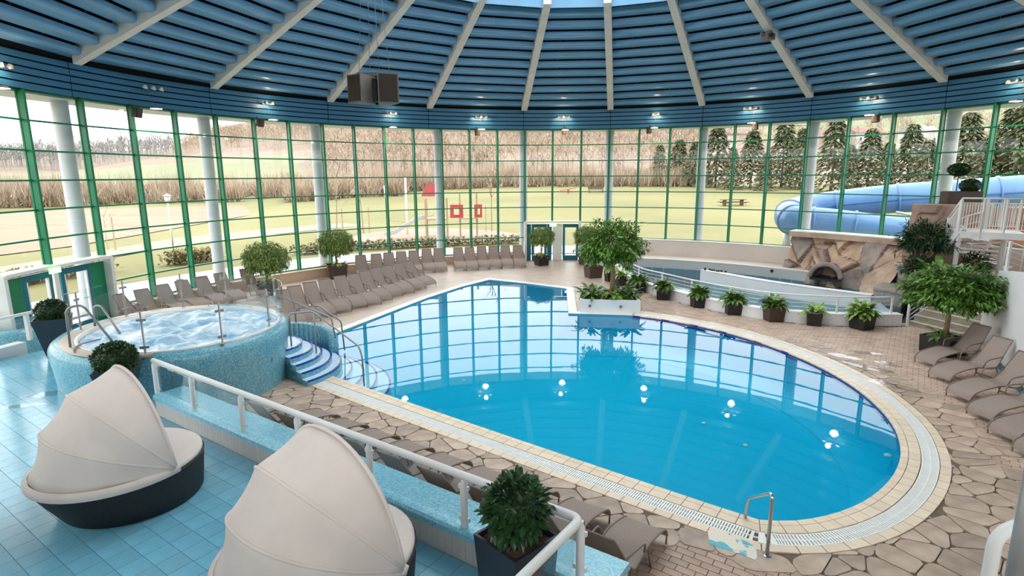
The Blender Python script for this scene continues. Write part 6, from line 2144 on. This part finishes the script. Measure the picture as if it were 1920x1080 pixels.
for a_, b_ in zip(cpts, cpts[1:]):
    ch.bar(a_, b_, 0.5, 0.05); ch.bar(a_ + Vector((0, -0.26, 0.12)), b_ + Vector((0, -0.26, 0.12)), 0.04, 0.25); ch.bar(a_ + Vector((0, 0.26, 0.12)), b_ + Vector((0, 0.26, 0.12)), 0.04, 0.25)
ch.obj('slide_chute', 'galvanised', pg)
pp_ = tag(E('play_poles', G(755, 440, 0.33)), 'slanted white poles with a rope beside the playground tower', 'climbing frame')
for (x0, x1, h) in ((-1.0, -1.3, 4.0), (0.4, 0.4, 4.6)):
    m = MB(); m.tube([(x0, 0, 0), (x1, 0, h)], 0.08, 7); m.obj('pole', 'white_paint', pp_, True)
m = MB(); m.tube([(-1.2, 0, 1.2), (0.4, 0, 1.0), (2.6, 0, 1.6)], 0.03, 5); m.obj('rope', 'play_wood', pp_)
# picnic table on the lawn
x, y = G(1378, 379, 0.9).x, G(1378, 379, 0.9).y
x, y, z = at_px(1378, 78)
pt_ = tag(E('picnic_table', (x, y, z), 0.2), 'brown wooden picnic table on the lawn outside', 'picnic table')
MB().box((0, 0, 0.75), (3.2, 0.9, 0.08)).obj('table_top', 'bark_dark', pt_)
for s in (-1, 1):
    MB().box((0, s*0.9, 0.45), (3.2, 0.3, 0.07)).obj('bench', 'bark_dark', pt_)
    MB().box((s*1.2, 0, 0.38), (0.12, 1.9, 0.1)).obj('trestle', 'bark_dark', pt_)
    MB().box((s*1.2, 0, 0.36), (0.12, 0.7, 0.72)).obj('leg', 'bark_dark', pt_)
# seesaw and spring riders
x, y, z = at_px(1066, 97)
sw = tag(E('seesaw', (x, y, z), 0.1), 'small red seesaw at the back of the lawn', 'seesaw')
MB().bar((-1.4, 0, 0.4), (1.4, 0, 0.9), 0.3, 0.12).obj('plank', 'play_red', sw); MB().box((0, 0, 0.3), (0.3, 0.3, 0.6)).obj('pivot', 'play_red', sw)
x, y, z = at_px(1118, 98)
sb = tag(E('park_bench', (x, y, z), 0.0), 'dark park bench at the back of the lawn', 'bench')
MB().box((0, 0, 0.45), (2.6, 0.5, 0.08)).obj('seat', 'bark_dark', sb); MB().box((0, 0.25, 0.8), (2.6, 0.08, 0.45)).obj('backrest', 'bark_dark', sb)
for s in (-1, 1): MB().box((s*1.1, 0, 0.22), (0.1, 0.5, 0.44)).obj('leg', 'bark_dark', sb)

# ================================================================== OUTDOOR TUBE SLIDE
sld = tag(E('tube_slide', (0, 0, 0)), 'blue closed tube water slide looping outside the glass', 'water slide')
up_ctl = [(2150, 340, 27.5), (1980, 353, 29), (1850, 362, 30.2), (1700, 371, 31.6), (1600, 380, 32.8), (1535, 388, 33.6), (1500, 394, 33.6), (1482, 401, 33.0), (1482, 409, 32.2), (1500, 415, 31.5), (1545, 418, 31.0), (1610, 426, 30.4), (1700, 438, 29.6), (1800, 452, 28.7), (1900, 466, 27.6)]
ctl = [PD(a, b, c) for a, b, c in up_ctl]
SP = catmull(ctl, 7)
m = MB(); m.tube(SP, 0.80, 24); m.obj('tube', 'slide_blue', sld, True)
for i in range(4, len(SP) - 3, 9):
    t = (SP[i + 1] - SP[i - 1]).normalized()
    m = MB(); m.tube([SP[i] - t*0.05, SP[i] + t*0.05], 0.86, 24); m.obj('flange', 'slide_blue', sld, True)
m = MB()
side = []
for i, p in enumerate(SP):
    t = (SP[min(i + 1, len(SP) - 1)] - SP[max(i - 1, 0)]).normalized()
    n_ = t.cross(Vector((0, 0, 1))).normalized()
    if n_.dot(Vector((0, -1, 0))) < 0 and i < 40: n_ = -n_
    side.append(p + n_*0.805 - Vector((0, 0, 0.05)))
half = 38
m.tube(side[:half], 0.03, 5); m.obj('seam', 'slide_seam', sld)
for (px, py, d) in ((1590, 400, 33.2), (1478, 415, 32.8), (1665, 410, 31.8)):
    q = PD(px, py, d)
    m = MB(); m.tube([(q.x, q.y, 0.2), (q.x, q.y, q.z)], 0.22, 14); m.obj('support', 'galvanised', sld, True)
for (px, py, px2, py2, d) in ((1600, 412, 1650, 420, 31.6), (1680, 398, 1722, 405, 30.6)):
    m = MB(); m.tube([PD(px, py, d), PD(px2, py2, d - 0.3)], 0.07, 8); m.obj('strut', 'galvanised', sld, True)
